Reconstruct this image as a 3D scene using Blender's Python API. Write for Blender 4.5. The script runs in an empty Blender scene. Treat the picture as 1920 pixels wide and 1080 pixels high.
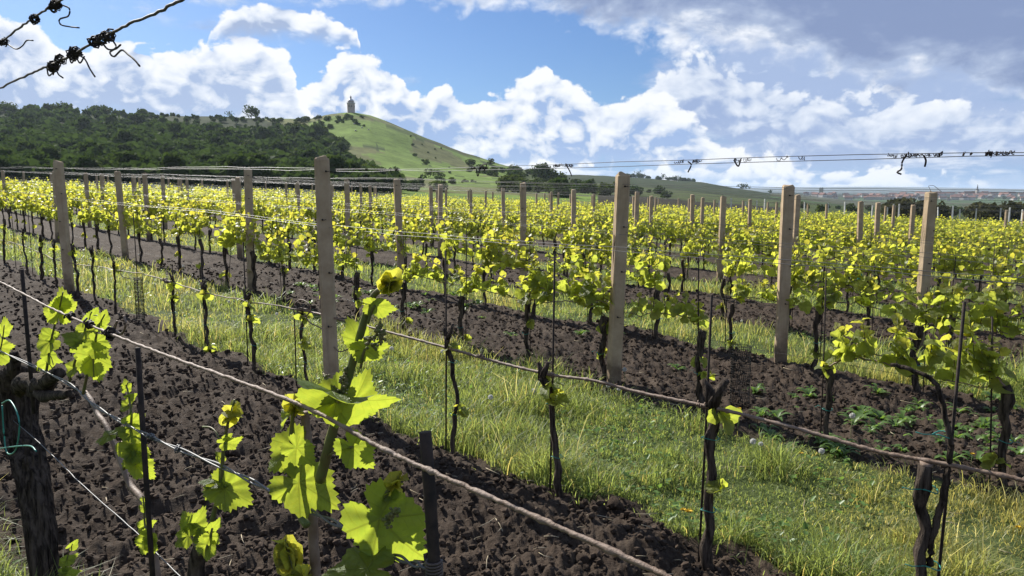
import bpy, math, random
import numpy as np
from mathutils import Vector, Matrix
R_ = math.radians
rng = np.random.default_rng(7)
random.seed(7)
scene = bpy.context.scene
COL = scene.collection

# ---------------------------------------------------------------- camera
FPX = 1387.0                      # focal length in pixels of the 1920-wide photograph
PITCH = math.atan(178 / FPX)
EYE = 1.6
cam = bpy.data.cameras.new("camera")
cam.sensor_width = 36.0
cam.lens = 36.0 * FPX / 1920
cam.clip_start = 0.05
cam.clip_end = 60000
cam_ob = bpy.data.objects.new("camera", cam)
COL.objects.link(cam_ob)
cam_ob.location = (0, 0, EYE)
cam_ob.rotation_euler = (math.pi / 2 - PITCH, 0, 0)
scene.camera = cam_ob

# ---------------------------------------------------------------- light and exposure
SUN_AZ, SUN_EL = R_(-38), R_(35)   # azimuth measured from the view direction (+Y) towards +X
scene.view_settings.view_transform = 'Standard'
scene.view_settings.look = 'None'
scene.view_settings.exposure = 0.8
scene.view_settings.gamma = 1.0
scene.view_settings.use_curve_mapping = False
scene.render.engine = 'CYCLES'
scene.cycles.max_bounces = 6
scene.cycles.diffuse_bounces = 3
scene.cycles.transmission_bounces = 3
scene.cycles.volume_bounces = 1
scene.cycles.use_denoising = True
scene.cycles.sample_clamp_indirect = 4.0

sun = bpy.data.lights.new("sun", 'SUN')
sun.energy = 5.0
sun.angle = R_(0.53)
sun.color = (1.0, 0.955, 0.87)
sun_ob = bpy.data.objects.new("sun", sun)
COL.objects.link(sun_ob)
SUN_DIR = Vector((math.sin(SUN_AZ) * math.cos(SUN_EL), math.cos(SUN_AZ) * math.cos(SUN_EL), math.sin(SUN_EL)))
sun_ob.rotation_euler = SUN_DIR.to_track_quat('Z', 'Y').to_euler()


class Ex:
    """A socket in a node tree that understands arithmetic."""
    def __init__(s, nt, sock):
        s.nt, s.k = nt, sock

    def _m(s, op, *a, clamp=False):
        n = s.nt.nodes.new('ShaderNodeMath')
        n.operation = op
        n.use_clamp = clamp
        for i, v in enumerate((s,) + a):
            if isinstance(v, Ex):
                s.nt.links.new(v.k, n.inputs[i])
            else:
                n.inputs[i].default_value = v
        return Ex(s.nt, n.outputs[0])

    def __add__(s, o): return s._m('ADD', o)
    def __radd__(s, o): return s._m('ADD', o)
    def __sub__(s, o): return s._m('SUBTRACT', o)
    def __mul__(s, o): return s._m('MULTIPLY', o)
    def __rmul__(s, o): return s._m('MULTIPLY', o)
    def __truediv__(s, o): return s._m('DIVIDE', o)
    def __neg__(s): return s._m('MULTIPLY', -1.0)
    def __rsub__(s, o): return (-s) + o
    def max(s, o): return s._m('MAXIMUM', o)
    def min(s, o): return s._m('MINIMUM', o)
    def pow(s, o): return s._m('POWER', o)
    def clamp(s): return s._m('ADD', 0.0, clamp=True)

    def step(s, a, b, lo=0.0, hi=1.0, kind='SMOOTHSTEP'):
        n = s.nt.nodes.new('ShaderNodeMapRange')
        n.interpolation_type = kind
        s.nt.links.new(s.k, n.inputs['Value'])
        for nm, v in (('From Min', a), ('From Max', b), ('To Min', lo), ('To Max', hi)):
            n.inputs[nm].default_value = v
        return Ex(s.nt, n.outputs[0])

    def curve(s, pts, lo, hi, vlo=0.0, vhi=1.0):
        """Float curve through pts [(x, y)], x spread over lo..hi, y over vlo..vhi."""
        q = s.step(lo, hi, kind='LINEAR')
        n = s.nt.nodes.new('ShaderNodeFloatCurve')
        c = n.mapping.curves[0]
        pp = [((x - lo) / (hi - lo), (y - vlo) / (vhi - vlo)) for x, y in pts]
        c.points[0].location = pp[0]
        c.points[1].location = pp[-1]
        for p in pp[1:-1]:
            c.points.new(*p)
        for p in c.points:
            p.handle_type = 'AUTO_CLAMPED'
        n.mapping.update()
        s.nt.links.new(q.k, n.inputs['Value'])
        return Ex(s.nt, n.outputs[0]) * (vhi - vlo) + vlo


def vmath(nt, op, a, b=None):
    n = nt.nodes.new('ShaderNodeVectorMath')
    n.operation = op
    for i, v in enumerate((a, b)):
        if v is None:
            continue
        if hasattr(v, 'is_output'):
            nt.links.new(v, n.inputs[i])
        else:
            n.inputs[i].default_value = v
    return n.outputs[0]


def noise(nt, vec, scale, detail=6, rough=0.55, dist=0.0):
    n = nt.nodes.new('ShaderNodeTexNoise')
    n.inputs['Scale'].default_value = scale
    n.inputs['Detail'].default_value = detail
    n.inputs['Roughness'].default_value = rough
    n.inputs['Distortion'].default_value = dist
    if vec is not None:
        nt.links.new(vec, n.inputs['Vector'])
    return Ex(nt, n.outputs['Fac']), n.outputs['Color']


def voronoi(nt, vec, scale, smooth=0.35, feature='SMOOTH_F1', detail=0.0):
    n = nt.nodes.new('ShaderNodeTexVoronoi')
    n.feature = feature
    n.inputs['Scale'].default_value = scale
    n.inputs['Detail'].default_value = detail
    if feature == 'SMOOTH_F1':
        n.inputs['Smoothness'].default_value = smooth
    nt.links.new(vec, n.inputs['Vector'])
    return Ex(nt, n.outputs['Distance'])


def mixc(nt, fac, a, b, mode='MIX'):
    n = nt.nodes.new('ShaderNodeMix')
    n.data_type = 'RGBA'
    n.blend_type = mode
    for sock, v in ((n.inputs[0], fac), (n.inputs[6], a), (n.inputs[7], b)):
        if isinstance(v, Ex):
            nt.links.new(v.k, sock)
        elif hasattr(v, 'is_output'):
            nt.links.new(v, sock)
        elif isinstance(v, (int, float)):
            sock.default_value = v
        else:
            sock.default_value = (*v, 1.0)
    return n.outputs[2]


def lin(r, g, b):
    return tuple(((c / 255 + 0.055) / 1.055) ** 2.4 if c > 10 else c / 255 / 12.92 for c in (r, g, b))

# ---------------------------------------------------------------- sky: Nishita air with cumulus and a grey deck
def ae(px, py):
    """Azimuth and elevation of a point of the photograph."""
    x, y, z = (px - 960) / FPX, 1.0, 0.0
    up = (540 - py) / FPX
    cy, sy = math.cos(PITCH), math.sin(PITCH)
    v = Vector((x, cy + up * sy, -sy + up * cy)).normalized()
    return math.atan2(v.x, v.y), math.asin(v.z)


def build_sky():
    w = bpy.data.worlds.new("World")
    scene.world = w
    w.use_nodes = True
    nt = w.node_tree
    nt.nodes.clear()
    out = nt.nodes.new('ShaderNodeOutputWorld')
    bg = nt.nodes.new('ShaderNodeBackground')
    STR = 0.065
    bg.inputs['Strength'].default_value = STR
    nt.links.new(bg.outputs[0], out.inputs['Surface'])
    w.cycles.sampling_method = 'MANUAL'
    w.cycles.sample_map_resolution = 256
    sky = nt.nodes.new('ShaderNodeTexSky')
    sky.sky_type = 'NISHITA'
    sky.sun_disc = False
    sky.sun_elevation = SUN_EL
    sky.sun_rotation = SUN_AZ
    sky.air_density = 1.0
    sky.dust_density = 0.6
    sky.ozone_density = 2.2
    tc = nt.nodes.new('ShaderNodeTexCoord')
    D = tc.outputs['Generated']
    sep = nt.nodes.new('ShaderNodeSeparateXYZ')
    nt.links.new(D, sep.inputs[0])
    dx, dy, dz = (Ex(nt, sep.outputs[i]) for i in range(3))
    az = dx._m('ARCTAN2', dy)
    el = dz._m('ARCSINE')

    # puffs: a height field of rounded lumps at three scales, seen at two places for its slope towards the sun
    st = vmath(nt, 'MULTIPLY', D, (1.0, 1.0, 1.45))
    wob = noise(nt, st, 9.0, 3, 0.55)[1]
    wv = vmath(nt, 'MULTIPLY', vmath(nt, 'SUBTRACT', wob, (0.5, 0.5, 0.5)), (0.07, 0.07, 0.07))
    p0 = vmath(nt, 'ADD', st, wv)

    def lumps(p):
        a = voronoi(nt, p, 10.0, feature='F1')
        b = voronoi(nt, p, 31.0, feature='F1')
        c = voronoi(nt, p, 74.0, feature='F1')
        f, _ = noise(nt, p, 40.0, 7, 0.62)
        return (0.5 - a) * 0.9 + (0.5 - b) * 0.55 + (0.5 - c) * 0.28 + (f - 0.5) * 0.9
    H0 = lumps(p0)
    H1 = lumps(vmath(nt, 'ADD', p0, (-0.012, 0.0, 0.017)))
    slope = H0 - H1                                       # positive on the side turned to the sun
    soft, _ = noise(nt, st, 5.0, 7, 0.6)
    fine, _ = noise(nt, st, 22.0, 9, 0.62, 0.6)

    def prof(pts):
        q = [ae(*p) for p in pts]
        return az.curve(q, -0.72, 0.72, -0.1, 0.6)

    white = lin(240, 242, 246)
    bright = lin(226, 232, 242)
    pale = lin(200, 211, 230)
    grey = lin(160, 177, 208)
    blue = lin(140, 164, 206)
    deckc = lin(128, 146, 184)

    def amp(c, k=10.0):
        return tuple(v * k for v in c)

    def cumulus(col, top, base, edge=0.055, soft_base=0.05, gain=1.0, deep=grey):
        """A bank of cumulus between two outlines given in the photograph."""
        T, B = prof(top), prof(base)
        m = (T - el) * (1.0 / edge) + H0 * 1.0 + (fine - 0.5) * 0.8 + 0.25
        lo = (el - B) * (1.0 / soft_base) + (soft - 0.5) * 2.2 + H0 * 0.8
        a = m.step(0.0, 0.22) * lo.step(-0.4, 0.7)
        rim = m.step(0.0, 1.3, 1.0, 0.0)
        hgt = ((el - B) / (T - B).max(0.004)).clamp()
        lit = (slope * 1.45 + H0 * 0.30 + hgt * 0.75 + rim * 0.50 + (soft - 0.5) * 1.7 - 0.12) * gain
        c = mixc(nt, lit.step(0.0, 0.42), amp(deep), amp(pale))
        c = mixc(nt, lit.step(0.28, 0.78), c, amp(bright))
        c = mixc(nt, lit.step(0.62, 1.1), c, amp(white))
        return mixc(nt, a.clamp(), col, c)

    skyc = mixc(nt, 1.0, sky.outputs[0], lin(178, 205, 240), 'MULTIPLY')
    # milky air low down
    skyc = mixc(nt, el.step(0.0, 0.15, 0.8, 0.0), skyc, amp(lin(130, 172, 225)))
    col = skyc
    # thin veil of small broken cloud, thickest on the right
    vn, _ = noise(nt, vmath(nt, 'MULTIPLY', D, (1, 1, 3.0)), 7.5, 9, 0.62)
    veil = az.step(0.10, 0.36) * 1.0 + (vn - 0.5) * 2.6 - 0.22
    vn2, _ = noise(nt, vmath(nt, 'MULTIPLY', D, (1.3, 1, 3.6)), 11.0, 9, 0.64)
    vlit = slope * 0.9 + H0 * 0.35 + (vn2 - 0.5) * 3.2 + 0.16 - az.step(0.15, 0.5) * 0.30
    vc = mixc(nt, vlit.step(0.0, 0.55), amp(lin(158, 178, 214)), amp(lin(192, 206, 230)))
    vc = mixc(nt, vlit.step(0.45, 1.0), vc, amp(lin(243, 245, 250)))
    col = mixc(nt, veil.step(0.0, 0.55) * el.step(0.012, 0.05), col, vc)
    # low bright strips over the horizon
    strip, _ = noise(nt, vmath(nt, 'MULTIPLY', D, (1, 1, 7.0)), 9.0, 7, 0.6)
    sm = (strip - 0.48) * 5.0 + (fine - 0.5) * 1.2
    col = mixc(nt, sm.step(0.0, 0.9) * el.step(0.008, 0.03) * el.step(0.05, 0.10, 1.0, 0.0) * 0.9, col, amp(lin(232, 236, 244)))
    # far bank on the right, the long central bank, the left bank, the small clouds
    col = cumulus(col, [(-60, 335), (900, 330), (1080, 300), (1180, 240), (1240, 150), (1320, 120), (1420, 150), (1560, 175), (1760, 205), (1930, 215)],
                  [(-60, 340), (900, 335), (1080, 330), (1240, 290), (1400, 300), (1930, 290)], 0.07, 0.08, 0.5, lin(150, 170, 208))
    col = cumulus(col, [(-60, 330), (420, 225), (470, 190), (560, 172), (620, 128), (650, 100), (690, 118), (740, 140), (790, 180), (830, 162), (880, 188),
                        (940, 176), (1030, 140), (1080, 168), (1130, 190), (1200, 185), (1280, 220), (1400, 300), (1930, 345)],
                  [(-60, 355), (420, 290), (650, 300), (800, 310), (1000, 318), (1200, 318), (1400, 335), (1930, 356)], 0.03, 0.03, 1.0, lin(150, 176, 218))
    col = cumulus(col, [(-60, 20), (0, 40), (40, 42), (80, 64), (130, 98), (180, 90), (225, 72), (270, 95), (320, 110), (370, 100), (450, 88), (500, 100), (545, 130), (590, 240), (1930, 352)],
                  [(-60, 250), (0, 250), (200, 250), (400, 240), (545, 220), (600, 280), (1930, 362)], 0.036, 0.035, 0.95, lin(164, 183, 216))
    col = cumulus(col, [(-60, 352), (360, 330), (388, 80), (430, 35), (480, 22), (530, 14), (580, 28), (640, 52), (676, 70), (700, 330), (1930, 352)],
                  [(-60, 358), (360, 335), (388, 84), (450, 72), (560, 72), (676, 76), (700, 335), (1930, 358)], 0.022, 0.02)
    # thin cirrus-like scraps along the top left
    top = (noise(nt, vmath(nt, 'MULTIPLY', D, (1, 1, 2.2)), 8.0, 9, 0.62)[0] - 0.5) * 3.2 + el.step(0.185, 0.26) * 0.95 - 0.5 - az.step(-0.30, -0.10) * 0.25
    wide, _ = noise(nt, D, 2.6, 5, 0.55)
    thin = ((wide - 0.5) * 0.8 - el + 0.62).step(0.0, 0.22)        # overhead the cloud breaks up into blue
    col = mixc(nt, top.step(0.0, 0.6) * thin * 0.95, col, mixc(nt, (slope * 2.0 + top).step(0.0, 1.0), amp(lin(196, 209, 230)), amp(white)))
    # the grey deck overhead on the right; its underside is dark, its torn edge bright
    E_ = prof([(-60, -700), (560, -300), (640, -40), (760, 8), (840, 22), (960, 45), (1080, 68), (1160, 88), (1240, 100), (1320, 118), (1480, 150), (1700, 185), (1930, 230)])
    dm = (el - E_) * (1.0 / 0.05) + (soft - 0.5) * 2.4 + H0 * 0.8 + (fine - 0.5) * 1.4
    rim = dm.step(0.0, 1.5, 1.0, 0.0)
    dn, _ = noise(nt, vmath(nt, 'MULTIPLY', D, (1, 1, 2.6)), 7.0, 8, 0.6)
    lit = rim * 0.72 + slope * 0.4 + (dn - 0.5) * 1.5 - 0.10
    dw, _ = noise(nt, vmath(nt, 'MULTIPLY', D, (1, 1, 3.0)), 4.2, 6, 0.55, 0.8)
    lit = lit + (dw - 0.5) * 2.4 + 0.16
    dc = mixc(nt, lit.step(0.0, 0.75), amp(deckc), amp(lin(170, 185, 212)))
    dc = mixc(nt, lit.step(0.5, 1.1), dc, amp(lin(246, 248, 251)))
    col = mixc(nt, dm.step(0.0, 0.9) * thin, col, dc)
    nt.links.new(col, bg.inputs['Color'])


build_sky()

# ---------------------------------------------------------------- small tools
def tag(o, label=None, cat=None, group=None, kind=None):
    for k, v in (('label', label), ('category', cat), ('group', group), ('kind', kind)):
        if v:
            o[k] = v
    return o


def link(name, data, parent=None, loc=None, rot=None, scl=None):
    o = bpy.data.objects.new(name, data)
    COL.objects.link(o)
    if parent is not None:
        o.parent = parent
    if loc is not None:
        o.location = loc
    if rot is not None:
        o.rotation_euler = rot
    if scl is not None:
        o.scale = scl if hasattr(scl, '__len__') else (scl, scl, scl)
    return o


class MB:
    """Collects vertices and faces and turns them into one mesh."""
    def __init__(s):
        s.v, s.f, s.m, s.uv, s.t, s.n = [], [], [], [], [], 0

    def add(s, V, F, mat=0, uv=None, tint=None):
        V = np.asarray(V, float).reshape(-1, 3)
        s.v.append(V)
        for f in (F if isinstance(F, (list, tuple)) else [F]):
            f = np.asarray(f, np.int64)
            s.f.append(f + s.n)
            s.m.append(np.full(len(f), mat))
        s.uv.append(np.zeros((len(V), 2)) if uv is None else np.asarray(uv, float))
        if tint is None:
            tint = (1, 1, 1)
        tint = np.asarray(tint, float)
        s.t.append(np.broadcast_to(tint, (len(V), 3)) if tint.ndim == 1 else tint)
        s.n += len(V)
        return s

    def mesh(s, name, mats, smooth=True, uv=False, tint=False):
        V = np.concatenate(s.v)
        me = bpy.data.meshes.new(name)
        me.vertices.add(len(V))
        me.vertices.foreach_set('co', V.astype(np.float32).ravel())
        sizes = np.concatenate([np.full(len(f), f.shape[1]) for f in s.f])
        loops = np.concatenate([f.ravel() for f in s.f]).astype(np.int32)
        me.loops.add(len(loops))
        me.loops.foreach_set('vertex_index', loops)
        me.polygons.add(len(sizes))
        st = np.zeros(len(sizes), np.int32)
        st[1:] = np.cumsum(sizes)[:-1]
        me.polygons.foreach_set('loop_start', st)
        for m in (mats if isinstance(mats, (list, tuple)) else [mats]):
            me.materials.append(m)
        me.polygons.foreach_set('material_index', np.concatenate(s.m).astype(np.int32))
        me.polygons.foreach_set('use_smooth', np.full(len(sizes), bool(smooth)))
        if uv:
            U = np.concatenate(s.uv)[loops]
            me.uv_layers.new(name='UVMap').data.foreach_set('uv', U.astype(np.float32).ravel())
        if tint:
            T = np.concatenate(s.t)
            a = me.color_attributes.new('tint', 'FLOAT_COLOR', 'POINT')
            a.data.foreach_set('color', np.concatenate([T, np.ones((len(T), 1))], 1).astype(np.float32).ravel())
        me.update(calc_edges=True)
        return me


def tube(pts, rad, n=6, wob=0.0, cap=True, r=rng):
    """Vertices and quads of a tube along pts."""
    P = np.asarray(pts, float)
    k = len(P)
    rad = np.broadcast_to(np.asarray(rad, float), (k,))
    T = np.gradient(P, axis=0)
    T /= np.maximum(np.linalg.norm(T, axis=1, keepdims=True), 1e-9)
    ref = np.array([0, 0, 1.0]) if abs(T[:, 2]).mean() < 0.8 else np.array([1.0, 0, 0])
    A = np.cross(T, ref)
    A /= np.maximum(np.linalg.norm(A, axis=1, keepdims=True), 1e-9)
    B = np.cross(T, A)
    th = np.arange(n) * 2 * math.pi / n
    rr = rad[:, None] * (1 + wob * (r.random((k, n)) - 0.5) * 2)
    V = P[:, None, :] + rr[..., None] * (np.cos(th)[None, :, None] * A[:, None, :] + np.sin(th)[None, :, None] * B[:, None, :])
    V = V.reshape(-1, 3)
    i = np.arange(k - 1)[:, None] * n
    j = np.arange(n)[None, :]
    jn = (j + 1) % n
    Q = np.stack([i + j, i + jn, i + n + jn, i + n + j], -1).reshape(-1, 4)
    F = [Q]
    if cap:
        V = np.concatenate([V, P[:1], P[-1:]])
        c0, c1 = k * n, k * n + 1
        jj = np.arange(n)
        F.append(np.stack([np.full(n, c0), (jj + 1) % n, jj], -1))
        F.append(np.stack([np.full(n, c1), (k - 1) * n + jj, (k - 1) * n + (jj + 1) % n], -1))
    return V, F


def spline(pts, n):
    """Catmull-Rom through pts, n points per span."""
    P = np.asarray(pts, float)
    P = np.concatenate([2 * P[:1] - P[1:2], P, 2 * P[-1:] - P[-2:-1]])
    out = []
    for i in range(1, len(P) - 2):
        a, b, c, d = P[i - 1], P[i], P[i + 1], P[i + 2]
        t = np.linspace(0, 1, n, endpoint=False)[:, None]
        out.append(0.5 * (2 * b + (c - a) * t + (2 * a - 5 * b + 4 * c - d) * t * t + (3 * b - a - 3 * c + d) * t ** 3))
    out.append(P[-2:-1])
    return np.concatenate(out)


def box(lo, hi):
    (a, b, c), (d, e, f) = lo, hi
    V = [(a, b, c), (d, b, c), (d, e, c), (a, e, c), (a, b, f), (d, b, f), (d, e, f), (a, e, f)]
    F = np.array([(0, 3, 2, 1), (4, 5, 6, 7), (0, 1, 5, 4), (1, 2, 6, 5), (2, 3, 7, 6), (3, 0, 4, 7)])
    return np.array(V, float), F


def lathe(prof, n=24):
    V = []
    for r_, z in prof:
        for k in range(n):
            a = 2 * math.pi * k / n
            V.append((r_ * math.cos(a), r_ * math.sin(a), z))
    i = np.arange(len(prof) - 1)[:, None] * n
    j = np.arange(n)[None, :]
    Q = np.stack([i + j, i + (j + 1) % n, i + n + (j + 1) % n, i + n + j], -1).reshape(-1, 4)
    return np.array(V), Q


def icosphere(sub):
    t = (1 + 5 ** 0.5) / 2
    V = [(-1, t, 0), (1, t, 0), (-1, -t, 0), (1, -t, 0), (0, -1, t), (0, 1, t), (0, -1, -t), (0, 1, -t), (t, 0, -1), (t, 0, 1), (-t, 0, -1), (-t, 0, 1)]
    F = [(0, 11, 5), (0, 5, 1), (0, 1, 7), (0, 7, 10), (0, 10, 11), (1, 5, 9), (5, 11, 4), (11, 10, 2), (10, 7, 6), (7, 1, 8),
         (3, 9, 4), (3, 4, 2), (3, 2, 6), (3, 6, 8), (3, 8, 9), (4, 9, 5), (2, 4, 11), (6, 2, 10), (8, 6, 7), (9, 8, 1)]
    V = [np.array(v) / np.linalg.norm(v) for v in V]
    for _ in range(sub):
        mid, G = {}, []

        def m(a, b):
            k = (min(a, b), max(a, b))
            if k not in mid:
                v = V[a] + V[b]
                V.append(v / np.linalg.norm(v))
                mid[k] = len(V) - 1
            return mid[k]
        for a, b, c in F:
            x, y, z = m(a, b), m(b, c), m(c, a)
            G += [(a, x, z), (b, y, x), (c, z, y), (x, y, z)]
        F = G
    return np.array(V), np.array(F)


def hash2(ix, iy, seed):
    h = (ix.astype(np.int64) * 374761393 + iy.astype(np.int64) * 668265263 + seed * 1274126177) & 0xffffffff
    h = ((h ^ (h >> 13)) * 1274126177) & 0xffffffff
    return ((h ^ (h >> 16)) & 0xffff) / 65535.0


def vnoise(x, y, f, seed=0):
    x, y = np.asarray(x, float) * f, np.asarray(y, float) * f
    ix, iy = np.floor(x), np.floor(y)
    fx, fy = x - ix, y - iy
    fx, fy = fx * fx * (3 - 2 * fx), fy * fy * (3 - 2 * fy)
    a, b = hash2(ix, iy, seed), hash2(ix + 1, iy, seed)
    c, d = hash2(ix, iy + 1, seed), hash2(ix + 1, iy + 1, seed)
    return (a * (1 - fx) + b * fx) * (1 - fy) + (c * (1 - fx) + d * fx) * fy


def fbm(x, y, f, octv=4, seed=0, gain=0.5):
    s, a, t = 0, 1.0, 0
    for k in range(octv):
        s = s + a * vnoise(x, y, f * 2.03 ** k, seed + 17 * k)
        t += a
        a *= gain
    return s / t


def worley(x, y, f, seed=0):
    """Distance to the nearest of jittered points: gives rounded lumps of soil."""
    x, y = np.asarray(x, float) * f, np.asarray(y, float) * f
    ix, iy = np.floor(x), np.floor(y)
    best = np.full(x.shape, 9.0)
    for dx in (-1, 0, 1):
        for dy in (-1, 0, 1):
            cx, cy = ix + dx, iy + dy
            px, py = cx + hash2(cx, cy, seed), cy + hash2(cx, cy, seed + 5)
            best = np.minimum(best, (px - x) ** 2 + (py - y) ** 2)
    return np.sqrt(best)


def sstep(x, a, b):
    t = np.clip((np.asarray(x, float) - a) / (b - a), 0, 1)
    return t * t * (3 - 2 * t)


# ---------------------------------------------------------------- the lie of the land
CP, SP = math.cos(PITCH), math.sin(PITCH)
SLX, SLY = -0.04, -0.0048                       # the vineyard falls 4 % to the right
ROW_U = np.array([-0.70134577, 0.71282123])     # direction of the vine rows
ROW_N = np.array([0.71282123, 0.70134577])      # across the rows, away from the eye
ROW_D = [None, 0.55, 2.77] + [4.92 + 2.15 * k for k in range(34)]   # distance of each row


def plane(x, y):
    r = np.hypot(x, y)
    return SLX * x + SLY * y + 1.0e-4 * np.maximum(r - 14, 0) ** 2 * (r < 1e4)


RANGES = np.log([60, 100, 160, 250, 350, 450, 600, 800, 1200, 2000, 3000, 5000, 8000, 12000])
LAND = {  # heights of the land seen along a column of the view, in the measure of the photograph, per distance
    -700: [345, 330, 312, 292, 262, 235, 214, 222, 280, 330, 350, 357, 359, 360],
    0: [366, 351, 338, 312, 276, 243, 208, 215, 290, 340, 352, 358, 359, 360],
    300: [378, 362, 346, 322, 284, 250, 216, 222, 300, 345, 354, 358, 359, 360],
    500: [386, 370, 354, 336, 302, 268, 221, 228, 310, 345, 354, 358, 359, 360],
    590: [389, 373, 357, 340, 310, 272, 221, 235, 320, 345, 354, 358, 359, 360],
    630: [391, 375, 358, 342, 312, 274, 212, 240, 325, 345, 354, 358, 359, 360],
    665: [392, 377, 360, 344, 315, 276, 208, 245, 325, 345, 354, 358, 359, 360],
    700: [394, 378, 361, 346, 320, 280, 214, 250, 326, 345, 354, 358, 359, 360],
    740: [395, 380, 363, 348, 326, 288, 229, 262, 327, 345, 354, 358, 359, 360],
    800: [397, 383, 366, 352, 334, 304, 256, 285, 328, 345, 354, 358, 359, 360],
    870: [400, 386, 370, 356, 341, 320, 285, 305, 328, 345, 354, 358, 359, 360],
    950: [403, 389, 374, 361, 348, 333, 309, 322, 330, 345, 354, 358, 359, 360],
    1080: [408, 394, 381, 369, 358, 350, 341, 338, 328, 345, 354, 358, 359, 360],
    1200: [413, 399, 387, 377, 369, 363, 355, 346, 334, 348, 355, 358, 358, 356],
    1310: [417, 404, 392, 384, 377, 371, 365, 357, 341, 352, 358, 359, 358, 354],
    1430: [422, 409, 398, 391, 385, 381, 376, 370, 361, 363, 362, 361, 358, 352],
    1600: [429, 416, 405, 400, 396, 393, 391, 389, 385, 377, 367, 363, 358, 350],
    1750: [435, 421, 410, 404, 400, 397, 395, 392, 387, 378, 365, 362, 358, 351],
    1930: [442, 427, 414, 408, 403, 400, 397, 393, 388, 378, 362, 360, 359, 354],
    2500: [455, 436, 420, 412, 406, 402, 398, 394, 388, 377, 361, 360, 359, 356],
}
LX = np.array(sorted(LAND))
LT = np.array([LAND[k] for k in LX], float)


def land(x, y):
    """Height of the ground anywhere."""
    x, y = np.asarray(x, float), np.asarray(y, float)
    r = np.hypot(x, y) + 1e-6
    az = np.arctan2(x, y)
    azc = np.clip(az, -0.85, 0.85)
    col = np.clip(960 + FPX * np.tan(azc) * 1.0, LX[0], LX[-1])
    yf = r * np.cos(azc)
    lr = np.clip(np.log(np.maximum(yf, 61)), RANGES[0], RANGES[-1] - 1e-6)
    ci = np.clip(np.searchsorted(LX, col, side='right') - 1, 0, len(LX) - 2)
    ri = np.clip(np.searchsorted(RANGES, lr, side='right') - 1, 0, len(RANGES) - 2)
    fc = (col - LX[ci]) / (LX[ci + 1] - LX[ci])
    fr = (lr - RANGES[ri]) / (RANGES[ri + 1] - RANGES[ri])
    fr = fr * fr * (3 - 2 * fr) * 0.5 + fr * 0.5
    py = (LT[ci, ri] * (1 - fc) + LT[ci + 1, ri] * fc) * (1 - fr) + (LT[ci, ri + 1] * (1 - fc) + LT[ci + 1, ri + 1] * fc) * fr
    up = (540 - py) / FPX
    zf = EYE + yf * (-SP + up * CP) / (CP + up * SP)
    zf = zf + (fbm(x, y, 1 / 60, 4, 3) - 0.5) * np.clip((r - 150) / 60, 0, 4)
    w = sstep(r, 64, 120)
    return plane(x, y) * (1 - w) + zf * w


def row_xy(t, d):
    return ROW_N[0] * d + ROW_U[0] * t, ROW_N[1] * d + ROW_U[1] * t


def alley(d):
    """0 on bare soil, 1 on grass: every second alley is tilled."""
    d = np.asarray(d, float)
    k = np.floor((d - 0.62) / 2.15)               # alley between row k+1 and k+2
    f = (d - 0.62) / 2.15 - k
    odd = (k.astype(int) % 2) == 1
    g = sstep(f, 0.03, 0.17) * (1 - sstep(f, 0.84, 0.98))
    return np.where(odd, g, 0.0)


def soil_xy(x, y):
    """How grassy and how high the worked ground is at a place near the eye."""
    d = x * ROW_N[0] + y * ROW_N[1]
    t = x * ROW_U[0] + y * ROW_U[1]
    dd = d + (fbm(x, y, 1.3, 3, 11) - 0.5) * 0.55
    g = alley(dd)
    g = np.where(dd < 0.18, sstep(-dd, -0.18, 0.05), g)
    return d, t, np.clip(g, 0, 1)


def relief(x, y, g, r):
    fade = np.clip(1.25 - r / 40, 0.15, 1)
    rgh = 0.30 + 1.35 * fbm(x, y, 1.7, 3, 29)
    xw, yw = x + 0.10 * vnoise(x, y, 4.0, 31), y + 0.10 * vnoise(x, y, 4.0, 32)
    lump = (0.55 - worley(xw, yw, 7.0, 2)) * 0.070 * rgh + (0.5 - worley(xw, yw, 17.0, 4)) * 0.046 * (1.6 - 0.7 * rgh) + (0.5 - worley(x, y, 41.0, 6)) * 0.018 * (r < 9)
    broad = (fbm(x, y, 0.9, 3, 8) - 0.5) * 0.10 + (vnoise(x, y, 3.1, 9) - 0.5) * 0.05
    soft = (fbm(x, y, 6.0, 3, 13) - 0.5) * 0.04
    return (broad + lump * (1 - g) + soft * g) * fade + 0.03 * (1 - g)


def top(x, y):
    """Ground height with its relief, for standing things on it."""
    x, y = np.asarray(x, float), np.asarray(y, float)
    r = np.hypot(x, y)
    d, t, g = soil_xy(x, y)
    return land(x, y) + np.where(r < 60, relief(x, y, g, r) * (1 - sstep(r, 35, 60)), 0.0)


def view(px, py):
    """Ray through a point of the photograph: (x, y, z) per metre of forward distance along +Y."""
    a, b = (px - 960) / FPX, (540 - py) / FPX
    v = np.array([a, CP + b * SP, -SP + b * CP])
    return v / v[1]


def on_row(px, py, d):
    """The point seen at (px, py) on the upright plane of a vine row at distance d."""
    v = view(px, py)
    k = d / (v[0] * ROW_N[0] + v[1] * ROW_N[1])
    return np.array([v[0] * k, v[1] * k, EYE + v[2] * k])


def on_land(px, py, r0=1.0):
    """Where the ray through (px, py) meets the ground."""
    v = view(px, py)
    ks = np.exp(np.linspace(math.log(r0), math.log(12000), 4000))
    h = EYE + v[2] * ks - land(v[0] * ks, v[1] * ks)
    i = int(np.argmax(h < 0)) if (h < 0).any() else len(ks) - 1
    return np.array([v[0] * ks[i], v[1] * ks[i], float(land(v[0] * ks[i], v[1] * ks[i]))])


def at_range(px, yf):
    """A point of the ground in the column px, yf metres ahead."""
    x = (px - 960) / FPX * yf * 1.0
    return np.array([x, yf, float(land(x, yf))])


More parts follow.
